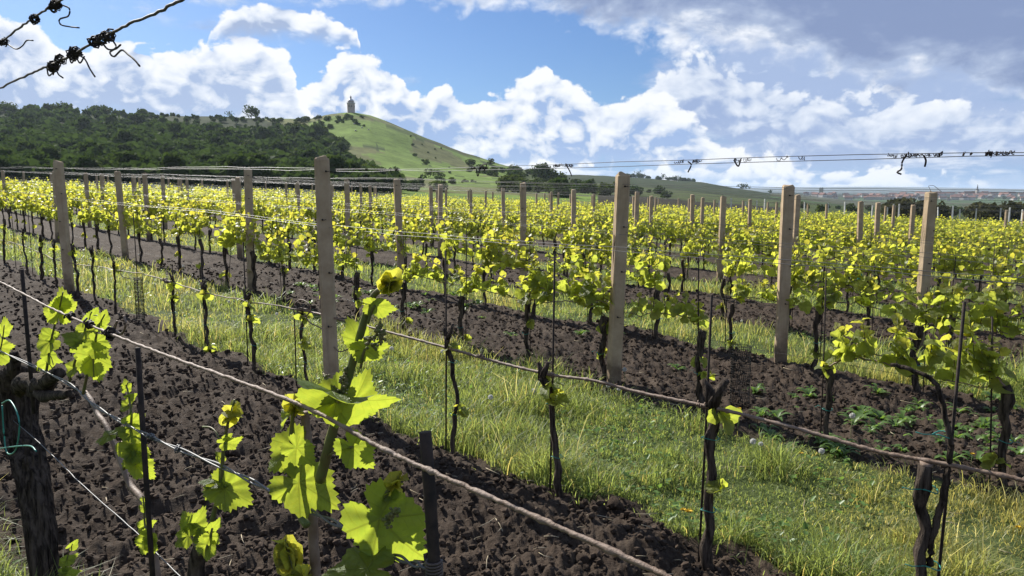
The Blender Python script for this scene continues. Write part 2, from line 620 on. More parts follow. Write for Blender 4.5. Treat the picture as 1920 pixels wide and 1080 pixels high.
def see(p):
    """Where a point falls in the photograph."""
    x, y, z = p[0], p[1], p[2] - EYE
    f = y * CP - z * SP
    u = y * SP + z * CP
    return 960 + FPX * x / f, 540 - FPX * u / f, f


# ---------------------------------------------------------------- materials
def mat(name, base=(0.5, 0.5, 0.5), rough=0.8, spec=0.3, metal=0.0):
    m = bpy.data.materials.new(name)
    m.use_nodes = True
    b = m.node_tree.nodes['Principled BSDF']
    b.inputs['Base Color'].default_value = (*base, 1)
    b.inputs['Roughness'].default_value = rough
    b.inputs['Specular IOR Level'].default_value = spec
    b.inputs['Metallic'].default_value = metal
    return m, m.node_tree, b


def coords(nt, which='Object'):
    return nt.nodes.new('ShaderNodeTexCoord').outputs[which]


def position(nt):
    return nt.nodes.new('ShaderNodeNewGeometry').outputs['Position']


def bump(nt, b, h, dist=0.01, strength=0.6):
    n = nt.nodes.new('ShaderNodeBump')
    n.inputs['Distance'].default_value = dist
    n.inputs['Strength'].default_value = strength
    nt.links.new(h.k if isinstance(h, Ex) else h, n.inputs['Height'])
    nt.links.new(n.outputs[0], b.inputs['Normal'])


def mottled(name, a, c, scale, rough=0.85, spec=0.2, detail=6, bumps=0.0, bscale=None, stretch=(1, 1, 1), lo=0.35, hi=0.65, metal=0.0):
    m, nt, b = mat(name, a, rough, spec, metal)
    v = vmath(nt, 'MULTIPLY', coords(nt), stretch)
    f, _ = noise(nt, v, scale, detail, 0.6)
    nt.links.new(mixc(nt, f.step(lo, hi), a, c), b.inputs['Base Color'])
    if bumps:
        h, _ = noise(nt, v, bscale or scale * 2, 5, 0.65)
        bump(nt, b, h, bumps, 0.8)
    return m


def leaf_material(name, dif, tra, vein=True, share=0.52, vary=0.35, gloss=0.42, spec=0.35):
    """A thin leaf: light shines through it; pale veins run out from the stalk."""
    m, nt, b = mat(name, dif, gloss, spec)
    att = nt.nodes.new('ShaderNodeAttribute')
    att.attribute_name = 'tint'
    oi = nt.nodes.new('ShaderNodeObjectInfo')
    rnd = Ex(nt, oi.outputs['Random'])
    cd = mixc(nt, 1.0, dif, att.outputs['Color'], 'MULTIPLY')
    ct = mixc(nt, 1.0, tra, att.outputs['Color'], 'MULTIPLY')
    cd = mixc(nt, rnd * vary, cd, tuple(c * k for c, k in zip(dif, (0.55, 0.72, 0.7))))
    ct = mixc(nt, rnd * vary, ct, tuple(c * k for c, k in zip(tra, (0.62, 0.78, 0.9))))
    if vein:
        uv = nt.nodes.new('ShaderNodeUVMap').outputs[0]
        sp = nt.nodes.new('ShaderNodeSeparateXYZ')
        nt.links.new(uv, sp.inputs[0])
        ux, uy = Ex(nt, sp.outputs[0]), Ex(nt, sp.outputs[1])
        ang = ux._m('ARCTAN2', uy)._m('ABSOLUTE')
        rad = (ux * ux + uy * uy)._m('SQRT')
        near = None
        for a0 in (0.0, 0.92, 1.95):
            dlt = (ang - a0)._m('ABSOLUTE') * rad
            near = dlt if near is None else near.min(dlt)
        line = near.step(0.004, 0.022, 1.0, 0.0)
        rib = ((near * 5.5 - rad * 9.0)._m('FRACT') - 0.5)._m('ABSOLUTE').step(0.40, 0.5) * 0.35
        vn = line.max(rib)
        n2, _ = noise(nt, uv, 5.0, 5, 0.6)
        cd = mixc(nt, n2.step(.35, .68) * 0.4, cd, tuple(c * 0.62 for c in dif))
        cd = mixc(nt, rad.step(.72, 1.05) * 0.35, cd, (0.19, 0.18, 0.05))
        cd = mixc(nt, vn * 0.6, cd, tuple(min(1, c * 1.7 + 0.02) for c in dif))
        ct = mixc(nt, n2.step(.35, .68) * 0.5, ct, tuple(c * k for c, k in zip(tra, (0.55, 0.72, 0.8))))
        ct = mixc(nt, vn * 0.7, ct, tuple(c * 0.5 for c in tra))
        bump(nt, b, vn * -0.8 + n2 * 0.9, 0.008, 0.9)
    nt.links.new(cd, b.inputs['Base Color'])
    tr = nt.nodes.new('ShaderNodeBsdfTranslucent')
    nt.links.new(ct, tr.inputs['Color'])
    mx = nt.nodes.new('ShaderNodeMixShader')
    mx.inputs[0].default_value = share
    nt.links.new(b.outputs[0], mx.inputs[1])
    nt.links.new(tr.outputs[0], mx.inputs[2])
    nt.links.new(mx.outputs[0], nt.nodes['Material Output'].inputs['Surface'])
    return m


M = {}
M['leaf'] = leaf_material('vine_leaf', (0.095, 0.1406, 0.0342), (0.5624, 0.6232, 0.0532), share=.54)
M['leaf_mid'] = leaf_material('young_vine_leaf', (0.18, 0.21, 0.052), (0.68, 0.71, 0.08), share=.57, vary=.3)
M['leaf_far'] = leaf_material('vine_leaf_small', (0.175, 0.20, 0.048), (0.66, 0.68, 0.07), vein=False, vary=0.25, share=.58)
M['blade'] = leaf_material('grass_blade', (0.145, 0.192, 0.060), (0.39, 0.46, 0.10), vein=False, share=0.48, vary=0.0, gloss=0.5)
M['weed'] = leaf_material('weed_leaf', (0.11, 0.18, 0.045), (0.26, 0.40, 0.06), vein=False, share=0.4)
M['tree'] = leaf_material('tree_leaf', (0.056, 0.082, 0.024), (0.062, 0.095, 0.018), vein=False, share=0.33, vary=0.5, gloss=0.8, spec=0.03)
M['shoot'] = mottled('green_shoot', (0.1088, 0.136, 0.0408), (0.136, 0.1088, 0.0476), 30, 0.5, 0.3)
M['cluster'] = mottled('flower_cluster_green', (0.1156, 0.136, 0.0408), (0.1632, 0.136, 0.0612), 90, 0.6)
M['bud'] = mottled('young_bud', (0.2448, 0.2312, 0.0952), (0.2312, 0.136, 0.0816), 60, 0.6)
M['cane'] = mottled('brown_cane', (0.1564, 0.102, 0.068), (0.2312, 0.17, 0.1292), 26, 0.62, 0.35, bumps=0.003, bscale=120, stretch=(1, 1, 1))
M['bark'] = mottled('vine_bark', (0.022, 0.017, 0.0135), (0.118, 0.092, 0.072), 40, 0.92, 0.1, detail=9, bumps=0.03, bscale=70, stretch=(1.6, 1.6, 0.16))
def concrete(name):
    """Cast concrete gone brown with weather: streaks down its faces, lichen spots, soil splashed on its foot."""
    m, nt, b = mat(name, rough=0.92, spec=0.12)
    p = coords(nt)
    oi = nt.nodes.new('ShaderNodeObjectInfo')
    sh = nt.nodes.new('ShaderNodeVectorMath')
    sh.operation = 'MULTIPLY_ADD'
    nt.links.new(oi.outputs['Random'], sh.inputs[0])
    sh.inputs[1].default_value = (7, 5, 9)
    nt.links.new(p, sh.inputs[2])
    q = sh.outputs[0]
    n1, _ = noise(nt, q, 6.0, 7, 0.65)
    st, _ = noise(nt, vmath(nt, 'MULTIPLY', q, (1, 1, 0.06)), 34.0, 5, 0.6)
    gr_, _ = noise(nt, q, 130.0, 4, 0.7)
    li, _ = noise(nt, q, 15.0, 6, 0.7)
    c = mixc(nt, n1.step(.3, .7), (0.36, 0.265, 0.17), (0.48, 0.37, 0.25))
    c = mixc(nt, st.step(.52, .75) * 0.5, c, (0.20, 0.155, 0.115))
    c = mixc(nt, gr_.step(.62, .72) * 0.5, c, (0.42, 0.36, 0.28))
    c = mixc(nt, gr_.step(.30, .22) * 0.6, c, (0.10, 0.085, 0.07))
    c = mixc(nt, li.step(.63, .70) * 0.6, c, (0.36, 0.35, 0.24))
    sp = nt.nodes.new('ShaderNodeSeparateXYZ')
    nt.links.new(p, sp.inputs[0])
    foot = (Ex(nt, sp.outputs[2]) + (n1 - 0.5) * 0.5).step(0.04, 0.34, 0.75, 0.0)
    c = mixc(nt, foot, c, (0.085, 0.062, 0.046))
    nt.links.new(c, b.inputs['Base Color'])
    bump(nt, b, gr_ * 0.7 + n1 * 0.8, 0.006, 0.8)
    return m


M['concrete'] = concrete('weathered_concrete')
M['pale_concrete'] = mottled('pale_concrete', (0.55, 0.54, 0.50), (0.66, 0.65, 0.62), 9, 0.9, 0.15)
M['iron'] = mottled('dark_steel', (0.0238, 0.0204, 0.01904), (0.051, 0.0374, 0.0306), 40, 0.8, 0.15, bumps=0.001, bscale=200)
M['wire'] = mat('zinc_wire', (0.13, 0.13, 0.13), 0.5, 0.5, 0.5)[0]
M['old_wire'] = mottled('rusty_wire', (0.048, 0.04, 0.036), (0.096, 0.072, 0.06), 60, 0.6, 0.4)
M['tendril'] = mottled('dry_tendril', (0.01904, 0.0136, 0.01156), (0.0408, 0.0306, 0.02448), 80, 0.7, 0.3)
M['tie'] = mat('turquoise_tie', (0.03, 0.22, 0.18), 0.4, 0.4)[0]
M['guard'] = mat('green_plastic', (0.015, 0.22, 0.13), 0.4, 0.4)[0]
M['mesh'] = mat('black_plastic_mesh', (0.0136, 0.01496, 0.0136), 0.6, 0.3)[0]
M['nail'] = mat('nail_steel', (0.0204, 0.017, 0.01496), 0.5, 0.4, 0.6)[0]

# ---------------------------------------------------------------- ground: one sheet from the eye to the horizon
def ground_material():
    m, nt, b = mat('vineyard_ground', rough=0.95, spec=0.15)
    att = nt.nodes.new('ShaderNodeAttribute')
    att.attribute_name = 'tint'
    sp = nt.nodes.new('ShaderNodeSeparateXYZ')
    nt.links.new(att.outputs['Vector'], sp.inputs[0])
    g = Ex(nt, sp.outputs[0])
    p = position(nt)
    n1, _ = noise(nt, p, 2.2, 8, 0.62)
    n2, _ = noise(nt, p, 24.0, 6, 0.65)
    n3, _ = noise(nt, p, 110.0, 4, 0.7)
    n4, _ = noise(nt, p, 0.9, 6, 0.6)
    soil = mixc(nt, n1.step(0.3, 0.7), (0.03202, 0.02202, 0.01557), (0.05605, 0.03964, 0.02792))
    soil = mixc(nt, n2.step(0.45, 0.72), soil, (0.07723, 0.05671, 0.0408))
    soil = mixc(nt, n3.step(0.66, 0.74), soil, (0.1201, 0.09361, 0.0698))
    soil = mixc(nt, n4.step(.50, .68) * 0.6, soil, (0.08862, 0.06717, 0.04939))
    grass = mixc(nt, n2.step(0.3, 0.7), (0.051, 0.0748, 0.0204), (0.09775, 0.1232, 0.03825))
    grass = mixc(nt, n1.step(0.55, 0.75), grass, (0.136, 0.119, 0.05525))
    k = (g + (n2 - 0.5) * 0.5).step(0.35, 0.62)
    nt.links.new(mixc(nt, k, soil, grass), b.inputs['Base Color'])
    bump(nt, b, n2 * 0.8 + n3 * 0.35, 0.03, 0.9)
    return m


def land_material():
    m, nt, b = mat('far_land', rough=1.0, spec=0.05)
    att = nt.nodes.new('ShaderNodeAttribute')
    att.attribute_name = 'tint'
    p = position(nt)
    n1, _ = noise(nt, p, 0.05, 8, 0.65)
    n2, _ = noise(nt, p, 0.6, 6, 0.7)
    n3, _ = noise(nt, p, 0.17, 6, 0.7)
    k = (n1 - 0.5) * 1.3 + (n2 - 0.5) * 0.9 + (n3 - 0.5) * 1.2 + 1.0
    sc = nt.nodes.new('ShaderNodeVectorMath')
    sc.operation = 'SCALE'
    nt.links.new(att.outputs['Color'], sc.inputs[0])
    nt.links.new(k.k, sc.inputs['Scale'])
    nt.links.new(sc.outputs[0], b.inputs['Base Color'])
    bump(nt, b, n2, 0.6, 0.6)
    return m


def wooded(px, yf):
    """True where the hill is covered with wood, by column and distance."""
    edge = np.interp(yf, [160, 250, 350, 450, 520, 560, 600, 640], [750, 720, 672, 628, 590, 545, 500, 500])
    return px < edge


def build_ground():
    front = np.linspace(-0.70, 0.70, 741)
    side = np.linspace(0.70, 2 * math.pi - 0.70, 92)[1:-1]
    az = np.concatenate([front, side])
    rr = np.concatenate([np.exp(np.linspace(math.log(0.5), math.log(1.2), 14, endpoint=False)),
                         np.exp(np.linspace(math.log(1.2), math.log(64), 440, endpoint=False)),
                         np.exp(np.linspace(math.log(64), math.log(900), 120, endpoint=False)),
                         np.exp(np.linspace(math.log(900), math.log(13500), 40))])
    Rr, A = np.meshgrid(rr, az, indexing='ij')
    x, y = Rr * np.sin(A), Rr * np.cos(A)
    d, t, g = soil_xy(x, y)
    z = land(x, y)
    near = Rr < 62
    z = z + np.where(near, relief(x, y, g, Rr) * (1 - sstep(Rr, 35, 60)), 0)
    # colours of the far land
    px = 960 + FPX * np.tan(np.clip(A, -0.85, 0.85))
    px = np.where((A > 0.85) & (A < 5.4), 2500, px)
    px = np.where(A > math.pi, -700, px)
    nz = fbm(x, y, 1 / 45, 4, 21)
    C = np.zeros(x.shape + (3,))
    n2z = fbm(x * .6 + y * .2, y, 1 / 14, 4, 27)[..., None]
    C[:] = (0.135, 0.195, 0.043)                                       # meadow
    C *= 0.70 + 0.65 * n2z
    C[n2z[..., 0] > 0.66] = (0.051, 0.0714, 0.0238)
    C[nz > 0.60] = (0.1224, 0.1292, 0.051)
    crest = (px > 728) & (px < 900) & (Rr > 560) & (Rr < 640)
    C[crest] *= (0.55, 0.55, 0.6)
    track = (px > 670) & (px < 760) & (np.abs(y - 566 - (px - 670) * .3) < 7)
    C[track] = (0.1496, 0.1564, 0.068)
    wood = wooded(px + (nz - 0.5) * 60, y) & (Rr > 130) & (Rr < 900)
    C[wood] = (0.0306, 0.04216, 0.01632)
    strip = (px > 1050) & (Rr > 75) & (Rr < 150)
    C[strip] = (0.0816, 0.0884, 0.0374)
    dark = (px > 1120) & (px < 1500) & (Rr > 150) & (Rr < 330)
    C[dark] = (0.0374, 0.034, 0.0238)
    C[(px > 960) & (Rr > 330) & (Rr < 700)] = (0.068, 0.085, 0.0306)
    ridge = (px > 960) & (Rr >= 700) & (Rr < 1700)
    C[ridge] = (0.034, 0.0476, 0.01904)
    C[ridge & (np.sin(x * 0.12 + y * 0.03) > 0.3)] = (0.04216, 0.051, 0.02176)
    right = (px > 1480) & (Rr > 150) & (Rr < 900)
    C[right] = (0.0578, 0.0748, 0.0272)
    field = fbm(x, y * 0.35, 1 / 260, 2, 33)
    far = (Rr >= 900) & (px > 1440)
    C[far & (field > 0.52)] = (0.0544, 0.0884, 0.0306)
    C[far & (field <= 0.52)] = (0.068, 0.0714, 0.0374)
    C[Rr > 2900] = (0.0306, 0.0408, 0.0238)
    C[near, 0] = g[near]
    C[near, 1] = 0
    C[near, 2] = 0
    n, k = x.shape
    i, j = np.meshgrid(np.arange(n - 1), np.arange(k), indexing='ij')
    jn = (j + 1) % k
    Q = np.stack([i * k + j, i * k + jn, (i + 1) * k + jn, (i + 1) * k + j], -1)[:, :, ::-1]
    ir = np.searchsorted(rr, 62)
    mb = MB()
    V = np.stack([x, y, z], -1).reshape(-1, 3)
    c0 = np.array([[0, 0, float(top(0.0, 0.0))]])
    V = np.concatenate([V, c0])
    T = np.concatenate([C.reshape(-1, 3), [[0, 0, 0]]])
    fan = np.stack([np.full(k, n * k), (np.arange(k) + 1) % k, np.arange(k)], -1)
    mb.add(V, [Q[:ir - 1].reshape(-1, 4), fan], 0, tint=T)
    far_q = Q[ir - 1:].reshape(-1, 4)
    mb.f.append(far_q)
    mb.m.append(np.full(len(far_q), 1))
    o = link('ground', mb.mesh('ground', [ground_material(), land_material()], tint=True))
    tag(o, 'tilled brown soil and grass strips of the vineyard running out to the hills', kind='structure')


build_ground()

# ---------------------------------------------------------------- vine leaves
def leaf_outline(th):
    """Radius of a five-lobed vine leaf at angle th from its tip."""
    a = np.abs((th + math.pi) % (2 * math.pi) - math.pi)
    return np.interp(a, np.radians([0, 14, 30, 44, 58, 74, 92, 112, 132, 152, 168, 180]),
                     [1.0, 0.90, 0.76, 0.79, 0.86, 0.79, 0.69, 0.72, 0.68, 0.58, 0.42, 0.12])


def leaf_arrays(nang, rings, r, fold=0.25, droop=0.3, ripple=0.06, teeth=0.05, nar=0.86):
    """A leaf of length 1 from its stalk at the origin towards +Y; returns V, tris, UV."""
    th = np.linspace(-math.pi, math.pi, nang, endpoint=False) + math.pi / nang
    R0 = leaf_outline(th) * (1 + 0.06 * (r.random(nang) - 0.5))
    R0 = R0 * (1 + teeth * np.where(np.arange(nang) % 2 == 0, 1, -1)) if nang > 20 else R0
    P = [np.zeros((1, 2))]
    for q in rings:
        rr = R0 * q if q == rings[-1] else (R0 * (0.55 + 0.45 * q) + (1 - q) * 0.45 * R0.mean()) * q
        P.append(np.stack([np.sin(th) * rr, np.cos(th) * rr], -1))
    P = np.concatenate(P) * (nar, 1.0)
    x, y = P[:, 0], P[:, 1]
    rad = np.hypot(x, y)
    ph = r.random(3) * 6.28
    ang = np.arctan2(x, y)
    z = fold * np.abs(x) * (1 - 0.45 * np.abs(x)) - droop * (y * np.abs(y) * 0.5 + 0.35 * rad ** 2) \
        + ripple * rad * (np.sin(ang * 5 + ph[0]) + 0.6 * np.sin(ang * 9 + ph[1])) + 0.05 * np.sin(y * 5 + ph[2]) * rad
    z = z + 0.06 * rad * np.cos(np.clip(np.min(np.abs(np.abs(ang)[:, None] - np.array([0, 0.92, 1.95])), 1) * 4, 0, math.pi))
    k = nang
    F = [np.stack([np.zeros(k, int), 1 + np.arange(k), 1 + (np.arange(k) + 1) % k], -1)]
    for q in range(len(rings) - 1):
        a, b = 1 + q * k, 1 + (q + 1) * k
        j, jn = np.arange(k), (np.arange(k) + 1) % k
        F.append(np.stack([a + j, b + j, b + jn], -1))
        F.append(np.stack([a + j, b + jn, a + jn], -1))
    return np.stack([x, y, z], -1), np.concatenate(F), P


def rot_to(axis, normal):
    """Matrix whose Y runs along axis and whose Z comes near normal."""
    y = np.asarray(axis, float)
    y = y / np.linalg.norm(y)
    x = np.cross(y, normal)
    if np.linalg.norm(x) < 1e-5:
        x = np.cross(y, (0.3, 0.9, 0.2))
    x /= np.linalg.norm(x)
    return np.stack([x, y, np.cross(x, y)], 1)


def mat4(R3, loc, s):
    m = Matrix.Identity(4)
    for i in range(3):
        for j in range(3):
            m[i][j] = R3[i, j] * s
        m[i][3] = loc[i]
    return m


lr = np.random.default_rng(31)
BIG_LEAF = []
for k_ in range(6):
    V_, F_, U_ = leaf_arrays(60, [0.22, 0.48, 0.74, 0.9, 1.0], lr, *[(0.10, 0.35, 0.05), (0.32, 0.25, 0.07), (0.5, 0.55, 0.06), (-0.12, 0.5, 0.07), (0.2, 0.12, 0.08), (0.75, 0.4, 0.05)][k_], nar=0.74)
    BIG_LEAF.append(MB().add(V_, F_, 0, U_).mesh('large_vine_leaf', M['leaf'], uv=True, tint=True))
MID = [leaf_arrays(16, [0.6, 1.0], lr, f_, dr_, 0.09) for f_, dr_ in ((0.15, 0.4), (0.4, 0.3), (0.6, 0.6), (-0.15, 0.5), (0.3, 0.1), (0.8, 0.4))]
YOUNG_TINT = (1.18, 0.98, 0.9)
MID_LEAF = [MB().add(v_, f_, 0, u_).mesh('vine_leaf', M['leaf_mid'], uv=True, tint=True) for v_, f_, u_ in MID]
YOUNG_LEAF = [MB().add(v_, f_, 0, u_, tint=YOUNG_TINT).mesh('young_vine_leaf', M['leaf_mid'], uv=True, tint=True) for v_, f_, u_ in MID[1:3] + MID[5:]]
SMALL = []
for f_, dr_ in ((0.2, 0.4), (0.5, 0.3), (-0.1, 0.5), (0.7, 0.5)):
    SMALL.append(leaf_arrays(8, [1.0], lr, f_, dr_, 0.12))
# a leaf of five triangles for the farthest vines
TINY = (np.array([(0, 0, 0), (0.55, 0.1, 0.1), (0.5, 0.65, 0), (0, 1.0, -0.2), (-0.5, 0.65, 0.05), (-0.55, 0.1, 0.1)], float),
        np.array([(0, 1, 2), (0, 2, 3), (0, 3, 4), (0, 4, 5)]), np.zeros((6, 2)))


# ---------------------------------------------------------------- one vine, grown along its wire
def grow(r, vigor=1.0, head=0.56, reach=0.85, shoots=7, up=0.18, droop_cane=True, suckers=1, side=1):
    """A plan of a vine in its own frame: x along the row, z up. Returns trunk, cane, shoots; a shoot is (stem, leaves),
    a leaf is (place, axis, normal, size, young)."""
    z = np.linspace(-0.06, head, 9)
    wx, wy = (r.random() - .5) * .10, (r.random() - .5) * .05
    tr = np.stack([wx * np.sin(z / head * 2.6) + 0.010 * r.standard_normal(9), wy * np.sin(z / head * 3) + 0.008 * r.standard_normal(9), z], -1)
    R0 = 0.020 + 0.008 * r.random()
    rad = R0 * np.array([1.35, 1.1, 0.95, 0.92, 0.9, 0.9, 1.0, 1.3, 1.15]) * (1 + 0.10 * r.standard_normal(9))
    hx, hy = tr[-1, 0], tr[-1, 1]
    s = side
    c = spline([(hx, hy, head - 0.01), (hx + s * 0.10, hy, head + 0.07), (hx + s * 0.30 * reach, hy * .5, head + 0.09), (hx + s * 0.62 * reach, 0, head + 0.06), (hx + s * reach, 0, head + 0.035)], 5)
    c[:, 1] += 0.006 * r.standard_normal(len(c))
    c[:, 2] += 0.008 * r.standard_normal(len(c))
    out = []
    spots = list(np.linspace(0.12, 1.0, shoots) + 0.03 * r.standard_normal(shoots)) if shoots else []
    for q in spots:
        q = min(max(q, 0.05), 0.99)
        i = q * (len(c) - 1)
        b = c[int(i)] * (1 - i % 1) + c[min(int(i) + 1, len(c) - 1)] * (i % 1)
        out.append(shoot(r, b, vigor * (0.55 + 0.75 * r.random()), up))
    for _ in range(suckers):
        zz = 0.12 + (head - 0.15) * r.random()
        b = np.array([hx * zz / head + R0 * (1 if r.random() > .5 else -1), hy, zz])
        out.append(shoot(r, b, vigor * 0.45 * (0.6 + r.random()), 0.09, lean=0.5))
    return tr, rad, c, out


def shoot(r, b, v, up=0.18, lean=0.22):
    L = up * v
    dirn = np.array([lean * (r.random() - .5) * 2, 0.3 * (r.random() - .5) * 2, 1.0])
    n = max(3, int(round(3 + 4.0 * v)))
    t = np.linspace(0, 1, 5)[:, None]
    bend = np.array([(r.random() - .5) * 0.5, (r.random() - .5) * 0.4, 0]) * L
    st = b + dirn * L * t + bend * t ** 2
    leaves = []
    a0 = r.random() * 6.28
    for k in range(n):
        q = (k + 0.6) / n
        p = b + dirn * L * q + bend * q * q
        a = a0 + k * 2.5 + 0.5 * r.standard_normal()
        size = (0.072 - 0.038 * q) * (0.75 + 0.5 * r.random()) * (0.75 + 0.35 * min(v, 1.4))
        outv = np.array([math.cos(a), math.sin(a), 0])
        axis = outv + np.array([0, 0, -0.55 + 1.0 * q]) + 0.25 * r.standard_normal(3)
        axis /= np.linalg.norm(axis)
        normal = np.array([0, 0, 0.40]) + 0.95 * outv * (1 - 0.5 * q) + 0.6 * r.standard_normal(3)
        leaves.append((p + outv * 0.45 * size, axis, normal, size, q > 0.72))
    return st, leaves


def trunk_mesh(tr, rad, r, n=8, w=0.14):
    P = spline(tr, 2)
    rr = np.interp(np.linspace(0, 1, len(P)), np.linspace(0, 1, len(rad)), rad)
    V, F = tube(P, rr, n, w, r=r)
    return MB().add(V, F)


def make_vine(r, detailed, sink=0.0, **kw):
    """A grapevine thing with its parts. Leaves are parts of their shoots when detailed, one mass of foliage otherwise."""
    tr, rad, c, sh = grow(r, **kw)
    root = bpy.data.objects.new('grapevine', None)
    COL.objects.link(root)
    root.empty_display_size = 0.1
    link('trunk', trunk_mesh(tr, rad, r, 9 if detailed else 5).mesh('trunk', M['bark']), root)
    if kw.get('shoots', 7):
        V, F = tube(c, np.linspace(0.0065, 0.0035, len(c)), 5)
        link('cane', MB().add(V, F).mesh('cane', M['cane']), root)
    if detailed:
        # a tie of turquoise twine round the trunk
        zt = 0.45 * tr[-1, 2]
        i = 4
        a = np.linspace(0, 2 * math.pi, 11)
        ring = np.stack([tr[i, 0] + 0.034 * np.cos(a) + 0.008, tr[i, 1] + 0.032 * np.sin(a), tr[i, 2] + 0.004 * np.sin(a * 2)], -1)
        V, F = tube(ring, 0.0022, 4)
        V2, F2 = tube([ring[0], ring[0] + (0.03, -0.01, 0.012), ring[0] + (0.05, 0.0, -0.004)], 0.0016, 4)
        link('tie', MB().add(V, F).add(V2, F2).mesh('tie', M['tie']), root)
        for st, lv in sh:
            V, F = tube(st, np.linspace(0.0036, 0.0014, len(st)), 5)
            s = link('shoot', MB().add(V, F).mesh('shoot', M['shoot']), root)
            for p, ax, nm, size, young in lv:
                me = YOUNG_LEAF[r.integers(len(YOUNG_LEAF))] if young else MID_LEAF[r.integers(len(MID_LEAF))]
                o = link('leaf', me, s)
                o.matrix_basis = mat4(rot_to(ax, nm), p, size)
    elif sh:
        mb = MB()
        for st, lv in sh:
            V, F = tube(st[::2], np.linspace(.0045, .002, len(st[::2])), 3, cap=False)
            mb.add(V, F, 1)
            for p, ax, nm, size, young in lv:
                v, f, u = SMALL[r.integers(len(SMALL))]
                R3 = rot_to(ax, nm)
                k = 0.8 + 0.4 * r.random()
                mb.add((v * size * 1.12) @ R3.T + p, f, 0, tint=(k * (1.15 if young else 1), k, k))
        o = link('foliage', mb.mesh('foliage', [M['leaf_far'], M['shoot']], tint=True), root)
        o['kind'] = 'stuff'
    return root


KIDS = {}


def children_of(o):
    return list(o.children)


def dup(root, loc, rotz=0.0, scl=1.0, tree=None):
    """Copies a thing with its parts and sub-parts."""
    n = root.copy()
    COL.objects.link(n)
    n.location = loc
    n.rotation_euler = (0, 0, rotz)
    n.scale = (scl, scl, scl)
    for ch, sub in tree:
        c = ch.copy()
        COL.objects.link(c)
        c.parent = n
        for g in sub:
            d = g.copy()
            COL.objects.link(d)
            d.parent = c
    return n


def tree_of(root):
    return [(c, list(c.children)) for c in root.children]


ROWANG = math.atan2(ROW_U[1], ROW_U[0])
ORD = ['zeroth', 'first', 'second', 'third', 'fourth', 'fifth', 'sixth', 'seventh', 'eighth', 'ninth', 'tenth', 'eleventh', 'twelfth', 'thirteenth', 'fourteenth', 'fifteenth',
       'sixteenth', 'seventeenth', 'eighteenth', 'nineteenth', 'twentieth', 'twenty-first', 'twenty-second', 'twenty-third', 'twenty-fourth', 'twenty-fifth',
       'twenty-sixth', 'twenty-seventh', 'twenty-eighth', 'twenty-ninth', 'thirtieth']
ORD += ['thirty-' + ORD[k] for k in range(1, 10)]


def in_frame(x, y, z, m=90, mb_=400):
    if y < 0.4:
        return False
    px, py, f = see((x, y, z))
    return -m < px < 1920 + m and py < 1080 + mb_


# ---------------------------------------------------------------- posts
# where posts stand in the nearer rows, by distance along the row; farther rows follow the same step


def t_at(px, d, z=1.8):
    """How far along row d the upright seen in column px (at height z) stands."""
    lo, hi = -6.0, 60.0
    for _ in range(50):
        t = (lo + hi) / 2
        x, y = row_xy(t, d)
        if y < 0.3 or see((x, y, float(land(x, y)) + z))[0] > px:
            lo = t
        else:
            hi = t
    return t


POSTS = {2: [612, 113], 3: [1156, 462, 226, 98], 4: [1478, 750, 443, 273, 160, 5], 5: [1742, 981, 650, 470, 305, 190], 6: [1168, 824, 620, 440], 7: [1354, 1077, 808, 560], 8: [1494, 1193, 945, 694], 9: [1617, 1299]}
for n_ in POSTS:
    POSTS[n_] = [t_at(px, ROW_D[n_]) for px in POSTS[n_]]
pr = np.random.default_rng(5)
for n_ in range(6, len(ROW_D)):
    t0_ = POSTS.get(n_, [3.9 - 0.52 * (n_ - 3)])
    new = list(t0_)
    for k in range(-4, 12):
        t_ = t0_[0] + 6.85 * k + 0.5 * (pr.random() - .5)
        if min(abs(t_ - q) for q in new) > 4.5:
            new.append(t_)
    POSTS[n_] = new


def post_mesh(kind):
    """A square cast-concrete post with softened edges, worn top and the holes its wires pass through."""
    r = np.random.default_rng(90 + kind)
    h, a = 1.80, 0.053
    mb = MB()
    zs = np.concatenate([np.linspace(-0.35, h - 0.02, 14), [h - 0.012, h]])
    prof = np.array([(-1, -.72), (-.72, -1), (.72, -1), (1, -.72), (1, .72), (.72, 1), (-.72, 1), (-1, .72)]) * a
    V = []
    for i, z in enumerate(zs):
        q = 1.0 if z < h - 0.015 else (0.95 if z < h - 0.005 else 0.84)
        q *= 1.04 - 0.05 * (z / h)
        zz = z
        V.append(np.c_[prof * q * (1 + 0.012 * r.standard_normal((8, 1))), np.full(8, zz) + (0.008 * r.standard_normal(8) if z >= h - 0.001 else 0)])
    V = np.concatenate(V)
    V[:, :2] *= 1 - 0.10 * (r.random((len(V), 1)) ** 6)
    k = len(zs)
    i, j = np.meshgrid(np.arange(k - 1) * 8, np.arange(8), indexing='ij')
    Q = np.stack([i + j, i + (j + 1) % 8, i + 8 + (j + 1) % 8, i + 8 + j], -1).reshape(-1, 4)
    c = np.array([[0.004, 0.003, h + 0.006 * r.standard_normal()]])
    V = np.concatenate([V, c])
    fan = np.stack([(k - 1) * 8 + np.arange(8), (k - 1) * 8 + (np.arange(8) + 1) % 8, np.full(8, k * 8)], -1)
    mb.add(V, [Q, fan])
    return mb.mesh('concrete_post', M['concrete'], smooth=False)


POST_ME = [post_mesh(k) for k in range(4)]


def peg_mesh():
    V, F = tube([(0, 0, 0), (0, -0.012, 0)], 0.007, 7)
    V2, F2 = tube([(0, -0.006, 0), (0.012, -0.022, -0.002), (0.026, -0.02, 0.001)], 0.002, 5)
    return MB().add(V, F).add(V2, F2).mesh('wire_peg', M['nail'])


